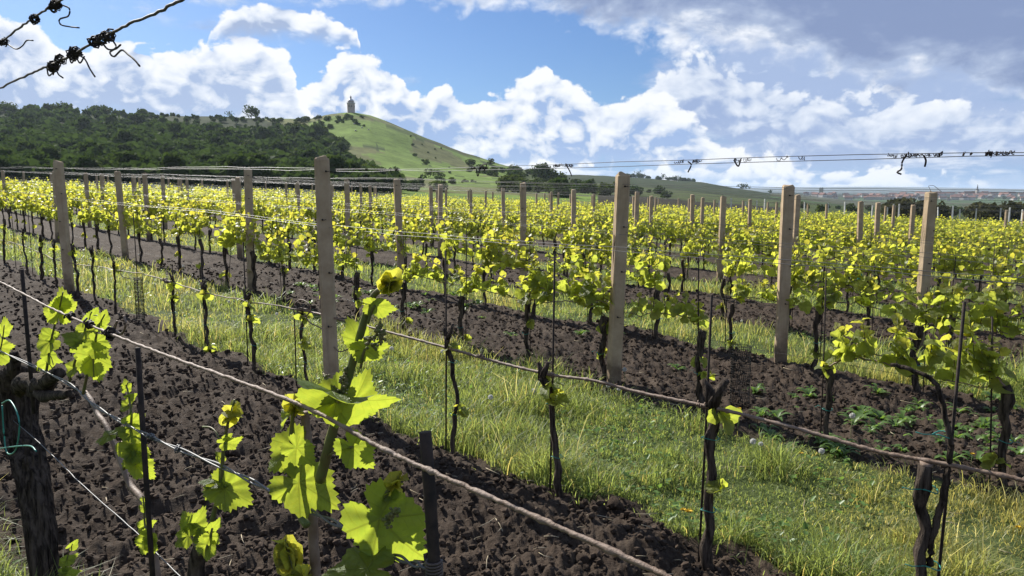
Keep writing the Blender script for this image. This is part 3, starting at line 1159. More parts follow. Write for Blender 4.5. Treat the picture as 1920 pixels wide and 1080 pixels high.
PEG = peg_mesh()
post_list = []
for n_ in range(2, len(ROW_D)):
    for t_ in POSTS[n_]:
        d_ = ROW_D[n_] + 0.04 * (pr.random() - .5)
        x_, y_ = row_xy(t_, d_)
        z_ = float(top(x_, y_))
        if n_ > 9 and pr.random() < .5:
            continue
        if in_frame(x_, y_, z_ + 1.5) and math.hypot(x_, y_) < 64:
            post_list.append((math.hypot(x_, y_), n_, t_, x_, y_, z_))
post_list.sort()
POST_WORDS = {(4, 5): 'slim concrete post at the very left edge, fourth row', (3, 3): 'concrete post close behind the far left post, third row',
              (4, 2): 'concrete post right behind its twin left of the tallest post, fourth row', (4, 3): 'slim concrete post between two larger ones left of centre, fourth row', (4, 4): 'slim concrete post right of the far left post, fourth row',
              (5, 2): 'concrete post close to the right of the tallest post, fifth row', (6, 0): 'concrete post peeping out behind the leaning post, sixth row', (6, 1): 'concrete post midway between the tallest and leaning posts, sixth row',
              (7, 0): 'concrete post halfway between the leaning post and the next large one, seventh row', (7, 1): 'concrete post a little left of the leaning post, seventh row', (8, 0): 'concrete post close behind the post right of centre, eighth row', (9, 0): 'concrete post midway between the two right-hand large posts, ninth row',
              (2, 0): 'tallest grey concrete post with nail holes, nearest in the second row',
              (2, 1): 'square concrete post far left, second one along the near bare row',
              (3, 0): 'leaning concrete post with chipped top standing in the centre of the third row',
              (3, 1): 'concrete post left of the tallest post, its twin standing just behind',
              (3, 2): 'concrete post among leaves left of centre, deep along the third row',
              (4, 0): 'concrete post behind the leafy cane, right of the leaning post',
              (4, 1): 'concrete post between the tallest post and the leaning post, fourth row',
              (5, 0): 'rightmost large concrete post with a bent wire on top, fifth row',
              (5, 1): 'concrete post just left of the leaning post, fifth row'}
for k_, (rd, n_, t_, x_, y_, z_) in enumerate(post_list[:300]):
    o = link('concrete_post', POST_ME[k_ % 4], None, (x_, y_, z_ - 0.02))
    tilt = 0.012 * pr.standard_normal(2)
    if n_ == 3 and t_ == POSTS[3][0]:
        tilt = np.array([0.0, 0.028])
    o.rotation_euler = (tilt[0], tilt[1], 0.12 + 0.10 * pr.standard_normal())
    hs = 1 + 0.03 * (pr.random() - .5)
    o.scale = (1, 1, hs)
    w_ = POST_WORDS.get((n_, POSTS[n_].index(t_)))
    if w_ and rd < 34:
        tag(o, w_, 'post', 'concrete trellis posts')
    else:
        tag(o, 'small concrete post standing in the %s row from the front, half hidden by leaves' % ORD[n_], 'post', 'concrete posts of the %s row' % ORD[n_])
    if rd < 14:
        for zz in (0.62, 1.0, 1.37, 1.70):
            # on the side turned to the eye
            link('peg', PEG, o, (0.02 * pr.standard_normal(), -0.0555, zz), (0, 0, 0))

# ---------------------------------------------------------------- trellis wires
wr = np.random.default_rng(6)


def row_line(n, h, t0, t1, step=0.5, sag=0.012, dn=0.0, jit=0.003):
    ts = np.arange(t0, t1, step)
    x, y = row_xy(ts, ROW_D[n] + dn)
    ph = (ts % 6.8) / 6.8
    h = h + (0.05 * (1 - sstep(ts, 0.5, 4.5)) if n == 2 and h > 1.3 else 0)
    z = land(x, y) + h - sag * 4 * ph * (1 - ph) + jit * wr.standard_normal(len(ts))
    return np.stack([x, y, z], -1)


WIRES = {}
for n_ in range(2, len(ROW_D)):
    # keep to the stretch that can be seen
    ts_ = np.arange(-26, 75, 0.5)
    xs_, ys_ = row_xy(ts_, ROW_D[n_])
    ok = [in_frame(a, b, 0.8, 260) and math.hypot(a, b) < 66 for a, b in zip(xs_, ys_)]
    if not any(ok):
        continue
    t0_, t1_ = ts_[ok][0] - 0.5, ts_[ok][-1] + 0.5
    hs = [(1.755, 0.0, 'top')] + ([(1.745, 0.02, 'second')] if n_ < 6 else [])
    if n_ < 14:
        hs += [(1.37, 0.03, 'upper catch')]
    if n_ < 9:
        hs += [(1.355, -0.03, 'lower catch')]
    if 2 < n_ < 9:
        hs += [(0.60, 0.0, 'fruiting')]
    if n_ == 3:
        hs += [(0.24, 0.02, 'lowest')]
    if n_ > 18:
        continue                                    # too far for a wire to show
    for h_, dn_, word in hs:
        P = row_line(n_, h_ + (0.004 if n_ < 4 else 0.012) * wr.standard_normal(), t0_, t1_, 0.35 if n_ < 6 else 0.9, 0.02, dn_)
        rad = 0.0013 if n_ < 6 else 0.0011
        V, F = tube(P, rad, 4, cap=False)
        o = link('trellis_wire', MB().add(V, F).mesh('trellis_wire', M['old_wire' if word in ('lowest', 'fruiting') else 'wire']))
        WIRES[(n_, word)] = o
        tag(o, '%s wire stretched along the %s row of vines from the front' % (word, ORD[n_]), 'wire', 'trellis wires')

# ---------------------------------------------------------------- vines of rows three and on
vr = np.random.default_rng(12)
SPACE = 0.95
cand = []
for n_ in range(3, len(ROW_D)):
    off = {3: 1.93}.get(n_, 3 * vr.random())
    for k in range(-40, 90):
        t_ = off + SPACE * k + 0.10 * (vr.random() - .5)
        x_, y_ = row_xy(t_, ROW_D[n_] + 0.03 * (vr.random() - .5))
        rd = math.hypot(x_, y_)
        if rd < 66 and y_ > 0.4 and in_frame(x_, y_, 0.7, 130):
            cand.append((rd, n_, k, t_, x_, y_))
cand.sort()
NEAR_R = 9.6
protos_near = [make_vine(np.random.default_rng(200 + k), True, vigor=1.1, shoots=9, up=0.20, reach=0.95, suckers=1 + (k % 2), head=0.53 + 0.05 * (k % 3), side=1 if k % 2 else -1) for k in range(5)]
protos_full = [make_vine(np.random.default_rng(240 + k), True, vigor=1.15, shoots=10, up=0.25, suckers=1, head=0.56, reach=0.95, side=1 if k % 2 else -1) for k in range(4)]
protos_far = [make_vine(np.random.default_rng(260 + k), False, vigor=1.1, shoots=10, up=0.36, suckers=1, head=0.58, reach=1.0, side=1 if k % 2 else -1) for k in range(8)]
used = set()


def place_vine(protos, k, x, y, z, rotz, s):
    p = protos[k]
    if p.name not in used:
        used.add(p.name)
        p.location = (x, y, z)
        p.rotation_euler = (0, 0, rotz)
        p.scale = (s, s, s)
        return p
    return dup(p, (x, y, z), rotz, s, TREES[p.name])


TREES = {p.name: tree_of(p) for p in protos_near + protos_full + protos_far}
stake_v = MB().add(*tube([(0, 0, -0.3), (0.004, 0, 0.5), (0, 0, 1.12)], 0.0048, 6)).mesh('vine_stake', M['iron'])
count_row = {}
ORDER = []
n_ind = 0
for rd, n_, k_, t_, x_, y_ in cand[:292]:
    z_ = float(top(x_, y_)) - 0.02
    rz = ROWANG + (math.pi if vr.random() > .5 else 0) + 0.05 * vr.standard_normal()
    s_ = 0.92 + 0.18 * vr.random()
    if rd < NEAR_R:
        o = place_vine(protos_near if n_ == 3 else protos_full, vr.integers(5 if n_ == 3 else 4), x_, y_, z_, rz, s_)
    else:
        o = place_vine(protos_far, vr.integers(8), x_, y_, z_, rz, s_)
    vpx = see((x_, y_, z_ + 0.6))[0]
    if n_ <= 6:
        ORDER.append((n_, t_, o, vpx, rd))
    else:
        tag(o, 'small leafy grapevine in the %s row from the front, one of many alike' % ORD[n_], 'grapevine', 'grapevines of the %s row' % ORD[n_])
    if rd < 17:
        a_ = 0.05 * (1 if vr.random() > .5 else -1)
        sx, sy = x_ + ROW_U[0] * a_, y_ + ROW_U[1] * a_
        st = link('vine_stake', stake_v, None, (sx, sy, z_), (0.03 * vr.standard_normal(), 0.03 * vr.standard_normal(), 0), (1, 1, 0.85 + 0.3 * vr.random()))
        if n_ <= 6:
            ORDER.append((n_, t_ + 0.001, st, vpx, rd))
        else:
            tag(st, 'thin dark stake beside a vine in the %s row from the front' % ORD[n_], 'stake', 'stakes of the %s row' % ORD[n_])
for p in protos_near + protos_full + protos_far:
    if p.name not in used:
        for ch in list(p.children):
            for g in list(ch.children):
                bpy.data.objects.remove(g)
            bpy.data.objects.remove(ch)
        bpy.data.objects.remove(p)
ORDER.sort(key=lambda e: (e[0], e[1]))
cnt = {}
for n_, t_, o, vpx, rd in ORDER:
    vine = o.name.startswith('grapevine')
    what = 'grapevine' if vine else 'stake'
    if not 0 <= vpx < 1920:
        tag(o, '%s in the %s row cut off by the %s edge' % (what, ORD[n_], 'right' if vpx > 960 else 'left'), what, '%ss at the %s end of the %s row' % (what, 'right' if vpx > 960 else 'left', ORD[n_]))
        continue
    cnt[(n_, vine)] = cnt.get((n_, vine), 0) + 1
    i = cnt[(n_, vine)]
    if vine:
        look = 'large yellow-green leaves on its cane' if rd < 7 else 'bright leaves over a dark trunk' if rd < 12 else 'small and leafy'
        tag(o, '%s grapevine from the right in the %s row, %s' % (ORD[i], ORD[n_], look), 'grapevine', 'grapevines of the %s row' % ORD[n_])
    else:
        tag(o, '%s thin dark stake from the right in the %s row' % (ORD[i], ORD[n_]), 'stake', 'stakes of the %s row' % ORD[n_])

# every vine beyond the ones counted, as one mass
mb = MB()
LB = []
for k in range(10):
    r_ = np.random.default_rng(300 + k)
    tr, rad, c, sh = grow(r_, vigor=1.2, shoots=10, up=0.40, suckers=1, head=0.58, reach=1.0)
    b = MB()
    V, F = tube(tr[::4], rad[::4], 3, cap=False)
    b.add(V, F, 1)
    for st, lv in sh:
        for i, (p, ax, nm, size, young) in enumerate(lv):
            if i % 2:
                continue
            v, f, u = TINY
            kq = 0.8 + 0.4 * r_.random()
            b.add((v * size * 1.75) @ rot_to(ax, nm).T + p, f, 0, tint=(kq * (1.1 if young else 1), kq, kq))
    LB.append((np.concatenate(b.v), b.f, b.m, np.concatenate(b.t)))
for rd, n_, k_, t_, x_, y_ in cand[292:]:
    V, Fl, Ml, T = LB[vr.integers(10)]
    a = ROWANG + (math.pi if vr.random() > .5 else 0)
    ca, sa = math.cos(a), math.sin(a)
    s_ = 0.92 + 0.2 * vr.random()
    W = V * s_
    W = np.stack([W[:, 0] * ca - W[:, 1] * sa + x_, W[:, 0] * sa + W[:, 1] * ca + y_, W[:, 2] + float(land(x_, y_))], -1)
    base = mb.n
    mb.v.append(W)
    mb.uv.append(np.zeros((len(W), 2)))
    mb.t.append(T)
    for f, m_ in zip(Fl, Ml):
        mb.f.append(f + base)
        mb.m.append(m_)
    mb.n += len(W)
o = link('distant_vines', mb.mesh('distant_vines', [M['leaf_far'], M['bark']], tint=True))
tag(o, 'mass of far vine rows merging into a yellow-green band below the hills', 'vines', None, 'stuff')

# ---------------------------------------------------------------- the second row: bare trunks under a long brown cane
D2, D1 = ROW_D[2], ROW_D[1]
fr = np.random.default_rng(44)


def path_on(pts, d, n=6, jit=0.0):
    P = spline([on_row(px, py, d) for px, py in pts], n)
    if jit:
        P = P + jit * fr.standard_normal(P.shape)
    return P


def knuckled(P, r0, step=0.11):
    """Radii of a cane: swollen at its nodes, a little uneven between."""
    L = np.concatenate([[0], np.cumsum(np.linalg.norm(np.diff(P, axis=0), axis=1))])
    ph = np.abs((L / step + 0.5) % 1 - 0.5) * step
    return r0 * (0.93 + 0.34 * np.exp(-(ph / 0.010) ** 2) + 0.05 * fr.standard_normal(len(P)))


def curl(base, size, turns, r, drop=0.6):
    """A dry tendril: a hooked, curling thread hanging from a wire."""
    k = 16
    t = np.linspace(0, 1, k)
    ax = r.standard_normal(3) * (1, 1, 0.3)
    ax /= np.linalg.norm(ax)
    side = np.cross(ax, (0, 0, 1.0))
    side /= max(np.linalg.norm(side), 1e-6)
    a = turns * 2 * math.pi * t ** 1.4
    P = base + size * (np.outer(t * 0.8, side * (1 if r.random() > .5 else -1)) + np.outer(-drop * t, (0, 0, 1)) + 0.25 * np.outer(t * np.cos(a), ax) + 0.25 * np.outer(t * np.sin(a), (0, 0, 1)))
    return P


def tangle(P, at, n, spread, r, thick=0.0016, coil=0.006):
    """A knot of dry tendrils wound round the line P near the point at."""
    mb = MB()
    i0 = int(np.argmin(np.linalg.norm(P - at, axis=1)))
    T = P[min(i0 + 1, len(P) - 1)] - P[max(i0 - 1, 0)]
    T /= np.linalg.norm(T)
    s1 = np.cross(T, (0, 0, 1.0))
    s1 /= np.linalg.norm(s1)
    s2 = np.cross(T, s1)
    for _ in range(n):
        c = at + T * spread * (r.random() - .5) * 2
        tt = np.linspace(0, 1, 26)
        L = spread * (0.3 + 0.8 * r.random())
        tu = 2 + 3 * r.random()
        rad = coil * (0.5 + 1.0 * r.random())
        a = 2 * math.pi * tu * tt + 6.28 * r.random()
        Q = c + np.outer((tt - .5) * L, T) + np.outer(rad * np.cos(a), s1) + np.outer(rad * np.sin(a), s2)
        jit = np.cumsum(r.standard_normal((26, 3)), axis=0) * coil * 0.22
        Q = Q + jit - jit.mean(0)
        mb.add(*tube(Q, thick * (0.7 + 0.6 * r.random()), 5))
    return mb


V, F = tube(path_on([(-260, 388), (-100, 432), (0, 450), (60, 467), (110, 489), (180, 500), (250, 511), (310, 524), (370, 545), (470, 567), (565, 580)], D2, 5, 0.004), 0.0052, 7, 0.15)
c1 = link('long_cane', MB().add(V, F).mesh('long_cane', M['cane']))
tag(c1, 'wavy brown cane along the second row left of the tallest post, knotted at its end', 'cane')
P2 = path_on([(560, 579), (700, 615), (830, 650), (930, 678), (1030, 702), (1110, 713), (1200, 736), (1340, 765), (1500, 805), (1640, 845), (1760, 868), (1920, 901), (2080, 950), (2300, 1030)], D2 - 0.01, 26, 0.0006)
V, F = tube(P2, knuckled(P2, 0.0080), 9, 0.06)
c2 = link('long_cane', MB().add(V, F).mesh('long_cane', M['cane']))
tag(c2, 'thick brown cane crossing in front of the two posts and out at the right edge', 'cane')
for px, py in ((900, 668), (1030, 702), (1318, 761)):
    p = on_row(px, py, D2 - 0.01)
    k = tangle(P2, p, 4, 0.03, fr, 0.003, 0.009)
    link('knot', k.mesh('knot', M['cane']), c2)
# the loop and the hook by the tallest post
lp = path_on([(560, 582), (553, 570), (566, 562), (582, 574), (575, 592), (558, 590), (560, 578), (578, 580)], D2 - 0.015, 5)
mb = MB().add(*tube(lp, 0.005, 6, 0.1))
mb.add(*tube(path_on([(572, 588), (580, 604), (605, 618), (622, 645), (636, 659), (652, 655), (668, 648)], D2 - 0.02, 5), 0.0045, 6, 0.1))
link('loop', mb.mesh('loop', M['cane']), c1)
lp = path_on([(232, 502), (226, 508), (228, 517), (240, 522), (262, 524)], D2 - 0.012, 5)
mb = MB().add(*tube(lp, 0.0042, 6, 0.1))
mb.add(*tube(path_on([(318, 530), (333, 545), (336, 560), (330, 572)], D2, 5), 0.003, 5))
link('loop', mb.mesh('loop', M['cane']), c1)
link('knot', tangle(path_on([(300, 523), (325, 533)], D2, 8), on_row(312, 527, D2), 6, 0.06, fr, 0.004, 0.011).mesh('knot', M['cane']), c1)


def trunk_between(a, b, d, r0, bend, name='trunk', extra=0.06, parent=None, top_knob=1.25):
    """Old wood from the soil at pixel b up to pixel a in row plane d."""
    A, B = on_row(*a, d), on_row(*b, d)
    gz_ = float(top(B[0], B[1]))
    B = np.array([B[0], B[1], gz_ - extra])
    n = 11
    t = np.linspace(0, 1, n)[:, None]
    P = B + (A - B) * t
    P[:, 0] += ROW_U[0] * bend * np.sin(t[:, 0] * 3.1) + 0.008 * fr.standard_normal(n)
    P[:, 1] += ROW_U[1] * bend * np.sin(t[:, 0] * 3.1) + 0.006 * fr.standard_normal(n)
    rad = r0 * np.interp(t[:, 0], [0, .1, .3, .7, .88, 1], [1.45, 1.15, 1.0, .92, 1.1, top_knob]) * (1 + 0.10 * fr.standard_normal(n))
    return P, rad, trunk_mesh(P, rad, fr, 10, 0.16).mesh('trunk', M['bark'])


ROW2 = [  # head, foot, radius, bend, tie heights, words
    ((8, 420), (8, 500), .030, .02, 'black gnarled trunk at the left edge, end of the near bare row'),
    ((43, 436), (54, 524), .026, .03, 'bare crooked trunk second from the left edge in the near bare row'),
    ((76, 450), (80, 545), .036, -.02, 'thick bare trunk left of the far left post, bent at its head'),
    ((100, 462), (107, 527), .026, .02, 'thin bare trunk just left of the far left post'),
    ((135, 468), (147, 556), .030, -.04, 'bare crooked trunk just right of the far left post'),
    ((173, 474), (179, 580), .024, .02, 'straight bare trunk second to the right of the far left post'),
    ((214, 497), (216, 588), .022, .01, 'straight bare trunk left of the green sleeve under the cane'),
    ((322, 527), (329, 645), .024, .015, 'slim dark trunk under the knot of the wavy cane'),
    ((381, 545), (392, 682), .027, -.01, 'dark trunk half way between the cane knot and the tallest post'),
    ((461, 562), (476, 722), .027, -.05, 'dark crooked trunk, next but one left of the tallest post'),
    ((566, 585), (581, 745), .019, .05, 'slender trunk beside the tallest post under the cane loop'),
    ((838, 630), (849, 868), .023, -.05, 'slender bowed trunk right of the big foreground leaves'),
    ((1022, 705), (1047, 948), .030, -.03, 'gnarled trunk with forked head meeting the brown cane at mid picture'),
    ((1338, 752), (1330, 1075), .038, .015, 'thick trunk with a cut spur and turquoise tie, right of the gnarled forked one'),
]
for head, foot, r0, bend, words in ROW2:
    P, rad, me = trunk_between(head, foot, D2, r0 * 0.60, bend)
    root = link('grapevine', None, None, tuple(P[0]))
    tag(root, words, 'grapevine', 'bare vines of the second row')
    o = link('trunk', me, root)
    o.location = -Vector(P[0])
    # knobbly head with two short spurs
    mb = MB()
    H = P[-1] - P[0]
    for s_ in range(2 + int(fr.random() > .5)):
        dv = np.array([ROW_U[0], ROW_U[1], 0]) * (1 if s_ % 2 else -1) * (0.02 + .05 * fr.random()) + np.array([0, 0, 0.03 + 0.05 * fr.random()])
        mb.add(*tube([H - (0, 0, .02), H + dv * .6 + fr.standard_normal(3) * .008, H + dv * 1.3], [r0 * .75, r0 * .5, r0 * .38], 7, 0.15))
    link('spur', mb.mesh('spur', M['bark']), root)
    nt_ = 2 if foot[1] > 700 else 1
    for i in ([4, 8] if nt_ == 2 else [5]):
        a = np.linspace(0, 2 * math.pi, 13)
        q = rad[i] * 1.12 + 0.002
        c = P[i] - P[0]
        ring = np.stack([c[0] + (q + .008) * np.cos(a), c[1] + q * np.sin(a), c[2] + 0.004 * np.sin(2 * a)], -1)
        mb = MB().add(*tube(ring, 0.0020, 5))
        e = ring[3]
        mb.add(*tube([e, e + (0.025, -0.02, 0.012), e + (0.05, -0.03, -0.012)], 0.0015, 4))
        link('tie', mb.mesh('tie', M['tie']), root)
    nsh = 1 if foot[1] < 600 else 2
    for s_ in range(nsh):
        q = 0.15 + 0.8 * fr.random() if s_ else 0.97
        b = P[int(q * 10)] - P[0] + np.array([0.02, -0.02, 0])
        st, lv = shoot(fr, b, 0.55 + .3 * fr.random(), 0.09, lean=0.5)
        so = link('shoot', MB().add(*tube(st, np.linspace(.003, .0012, len(st)), 5)).mesh('shoot', M['shoot']), root)
        for p, ax, nm, size, young in lv:
            lo = link('leaf', YOUNG_LEAF[fr.integers(3)] if young else MID_LEAF[fr.integers(6)], so)
            lo.matrix_basis = mat4(rot_to(ax, nm), p, size * 0.9)
    # stake beside it
stakes2 = [(330, 500, 640), (386, 480, 676), (466, 455, 716), (556, 590, 742), (836, 470, 858), (1031, 465, 935), (1309, 550, 1068), (1748, 560, 1180), (30, 380, 505), (62, 392, 520), (104, 410, 530), (128, 420, 545), (262, 400, 610)]
for i, (px, y0, y1) in enumerate(stakes2):
    B = on_row(px, y1, D2 + 0.03)
    A = on_row(px - 3, y0, D2 + 0.03)
    g_ = float(top(B[0], B[1]))
    L = max(0.6, min(1.55, A[2] - g_))
    V, F = tube([(0, 0, -0.3), (0.003, 0, L * .5), (0, 0, L)], 0.0055, 7)
    o = link('vine_stake', MB().add(V, F).mesh('vine_stake', M['iron']), None, (B[0], B[1], g_), (0.01, 0.012, 0))
    near = {330: 'thin dark stake behind the slim trunk under the cane knot', 386: 'thin dark stake rising from the trunk between cane knot and tallest post', 466: 'thin dark stake by the crooked trunk next but one left of the tallest post',
            556: 'thin dark stake just left of the tallest post, tied to the slender trunk', 836: 'thin dark stake beside the bowed trunk right of the foreground leaves',
            1031: 'thin dark stake beside the gnarled forked trunk, the longest at mid picture', 1309: 'thin dark stake beside the thick trunk with the cut spur', 1748: 'thick dark stake tied to the forked vine at the right',
            30: 'thin dark stake nearest the left edge in the near bare row', 62: 'thin dark stake second from the left edge in the near bare row', 104: 'thin dark stake just left of the far left post',
            128: 'thin dark stake just right of the far left post', 262: 'thin dark stake standing inside the green mesh sleeve'}[px]
    tag(o, near, 'stake', 'stakes of the second row')

# the forked vine at the right, its cane tied back along the third row's side
P, rad, me = trunk_between((1738, 872), (1748, 1230), D2 - 0.02, 0.023, 0.02, top_knob=1.0)
root = link('grapevine', None, None, tuple(P[0]))
tag(root, 'forked vine at the right with a sawn-off stump, second trunk bending up to a cane', 'grapevine', 'bare vines of the second row')
o = link('trunk', me, root)
o.location = -Vector(P[0])
V, F = tube(path_on([(1735, 878), (1737, 868)], D2 - .02, 3), 0.021, 9, 0.1)
mb = MB().add(V - P[0], F)
o = link('cut_face', mb.mesh('cut_face', M['cane']), root)
arm = path_on([(1742, 1060), (1746, 1015), (1756, 975), (1768, 930), (1778, 880), (1781, 830), (1770, 770), (1760, 730), (1742, 708), (1705, 692), (1672, 684)], D2 - 0.015, 4, 0.002)
V, F = tube(arm - P[0], np.linspace(0.013, 0.007, len(arm)), 8, 0.14)
link('arm', MB().add(V, F).mesh('arm', M['bark']), root)
for (px, py) in ((1740, 917), (1765, 815), (1745, 1060)):
    c = on_row(px, py, D2 - .02) - P[0]
    a = np.linspace(0, 2 * math.pi, 15)
    q = 0.031 if px != 1765 else 0.028
    ring = np.stack([c[0] + q * np.cos(a), c[1] + q * np.sin(a), c[2] + .006 * np.sin(2 * a)], -1)
    mb = MB().add(*tube(ring, 0.0023, 5)).add(*tube([ring[8], ring[8] + (-0.05, -.01, .004), ring[8] + (-0.075, -.01, .012)], 0.0018, 4))
    link('tie', mb.mesh('tie', M['tie']), root)


def big_leaf(parent, a, b, d, roll=0.0, var=0, size=None, dd=0.0, inv=None, tip_dd=0.0):
    """A leaf from its stalk at pixel a to its tip at pixel b; roll turns it about that line, 0 facing the eye."""
    A = on_row(*a, d - dd)
    vb = view(*b)
    B = np.array([vb[0], vb[1], vb[2]]) * (A[1] - tip_dd) + (0, 0, EYE)
    ax = B - A
    s = np.linalg.norm(ax) if size is None else size
    to_eye = np.array([0, 0, EYE]) - (A + B) / 2
    ax_n = ax / np.linalg.norm(ax)
    nrm = to_eye - ax_n * (to_eye @ ax_n)
    nrm /= np.linalg.norm(nrm)
    sd = np.cross(ax_n, nrm)
    nrm = nrm * math.cos(roll) + sd * math.sin(roll)
    o = link('leaf', BIG_LEAF[var], parent)
    o.matrix_basis = mat4(rot_to(ax, nrm), A - ORG, s * 0.73)
    return o


def stem(root, pts, d, r0, r1, name='shoot', m='shoot', n=4):
    P_ = path_on(pts, d, n) - ORG
    V, F = tube(P_, np.linspace(r0, r1, len(P_)), 9, 0.05)
    return link(name, MB().add(V, F).mesh(name, M[m]), root)


def stalk(sh, a, b, d, r=0.0014):
    P_ = path_on([a, ((a[0] + b[0]) / 2, (a[1] + b[1]) / 2 - 4), b], d, 4) - ORG
    link('leaf_stalk', MB().add(*tube(P_, r, 6)).mesh('leaf_stalk', M['shoot']), sh)


def bud_cluster(sh, pts, d, n=26, size=0.004, m='cluster', spread=0.0045):
    n, size = n * 2, size * .5
    """A young flower cluster: many beads along a little stem."""
    P_ = path_on(pts, d, 8) - ORG
    S, Fi = icosphere(1)
    mb = MB()
    for k in range(n):
        q = k / (n - 1)
        c = P_[int(q * (len(P_) - 1))] + fr.standard_normal(3) * spread * (1 - 0.6 * q)
        mb.add(S * size * (0.7 + .6 * fr.random()) + c, Fi)
    mb.add(*tube(P_, 0.0014, 5))
    link('flower_cluster', mb.mesh('flower_cluster', M[m]), sh)


def bud_tip(sh, a, b, d, k=4, size=0.030):
    """Unfolding leaves at a shoot's end."""
    A, B = on_row(*a, d) - ORG, on_row(*b, d) - ORG
    ax = (B - A) / np.linalg.norm(B - A)
    for i in range(k):
        o = link('leaf', YOUNG_LEAF[2] if i % 2 else YOUNG_LEAF[1], sh)
        o.matrix_basis = mat4(rot_to(ax + 0.45 * fr.standard_normal(3), fr.standard_normal(3)), A + (B - A) * i / max(1, k) * 0.6, size * (0.7 + 0.5 * fr.random()))


# ---------------------------------------------------------------- the first row, close to the eye
def root_at(px, py, d, words, name='grapevine', cat='grapevine', group='vines of the first row'):
    global ORG
    p = on_row(px, py, d)
    g_ = float(top(p[0], p[1]))
    ORG = np.array([p[0], p[1], g_])
    r = link(name, None, None, tuple(ORG))
    return tag(r, words, cat, group)


# old trunk at the left
ORG = np.zeros(3)
OLD = root_at(92, 1120, D1, 'big old shaggy-barked vine trunk at the lower left edge, tied with turquoise twine')
n_ = 22
tt = np.linspace(0, 1, n_)
ctr = spline([(98, 1190), (88, 1100), (80, 1020), (66, 930), (50, 850), (30, 790), (22, 730), (30, 690)], 3)
wid = np.interp(np.linspace(0, 1, len(ctr)), [0, .2, .4, .55, .7, .82, .92, 1], [25, 23, 23, 27, 33, 46, 46, 24])
Pc = np.array([on_row(px, py, D1 + .02) for px, py in ctr])
dep = Pc[:, 1]
rad = wid / FPX * dep
mbk = MB()
ns = 40
th = np.arange(ns) * 2 * math.pi / ns
rough = np.array([[vnoise(math.cos(t_) * 2.6 + 9, math.sin(t_) * 2.6 + z_ * 1.1 + 5, 1.8, 3) + 0.6 * vnoise(t_ * 7, z_ * 2.0, 1.6, 5) for t_ in th] for z_ in np.linspace(0, 6, len(Pc))])
V = []
for i, c in enumerate(Pc):
    rr = rad[i] * (0.66 + 0.46 * rough[i])
    V.append(np.stack([c[0] + rr * np.cos(th), c[1] + rr * np.sin(th), np.full(ns, c[2])], -1))
V = np.concatenate(V) - ORG
k = len(Pc)
i, j = np.meshgrid(np.arange(k - 1) * ns, np.arange(ns), indexing='ij')
Q = np.stack([i + j, i + (j + 1) % ns, i + ns + (j + 1) % ns, i + ns + j], -1).reshape(-1, 4)
V = np.concatenate([V, [Pc[-1] - ORG + (0, 0, .02)]])
fan = np.stack([(k - 1) * ns + np.arange(ns), (k - 1) * ns + (np.arange(ns) + 1) % ns, np.full(ns, k * ns)], -1)
mbk.add(V, [Q, fan])
link('trunk', mbk.mesh('trunk', M['bark']), OLD)
mbs = MB()                                                # peeling strips of bark
for s_ in range(230):
    q = fr.random() * 0.92
    c = Pc[int(q * (k - 1))] - ORG
    a = fr.random() * 6.28
    rr = rad[int(q * (k - 1))] * 1.0
    L = 0.05 + .10 * fr.random()
    w = 0.004 + .006 * fr.random()
    t3 = np.linspace(0, 1, 5)
    off = rr * (0.93 + 0.10 * t3 ** 2 * fr.random() * 2)
    x, y, z = c[0] + off * math.cos(a), c[1] + off * math.sin(a), c[2] + L * (t3 - .5)
    tx, ty = -math.sin(a) * w, math.cos(a) * w
    tw = 1 - 0.6 * np.abs(t3 - .5) * 2
    VV = np.concatenate([np.stack([x - tx * tw, y - ty * tw, z], -1), np.stack([x + tx * tw, y + ty * tw, z], -1)])
    mbs.add(VV, np.stack([np.arange(4), np.arange(4) + 5, np.arange(4) + 6, np.arange(4) + 1], -1))
o = link('bark_strips', mbs.mesh('bark_strips', M['bark'], smooth=False), OLD)
o['kind'] = 'stuff'
mb = MB()                                                 # old pruned arms on the head
for a, b, r0, r1 in (((40, 720), (110, 700), .035, .018), ((20, 710), (-60, 690), .04, .02), ((60, 735), (130, 735), .022, .010), ((20, 700), (30, 660), .03, .012)):
    P_ = path_on([a, ((a[0] + b[0]) / 2, (a[1] + b[1]) / 2 + 8), b], D1, 5, .004) - ORG
    mb.add(*tube(P_, np.linspace(r0, r1, len(P_)), 9, 0.2))
link('old_arm', mb.mesh('old_arm', M['bark']), OLD)
for pts in ([(4, 760), (8, 820), (14, 850), (30, 842), (36, 790), (20, 752), (4, 756)], [(-6, 842), (20, 838), (55, 836), (68, 846)]):
    P_ = np.array([on_row(px, py, D1 - 0.115 if len(pts) < 5 else D1 - .105) for px, py in pts])
    P_ = spline(P_, 5) - ORG
    link('tie', MB().add(*tube(P_, 0.0022, 6)).mesh('tie', M['tie']), OLD)
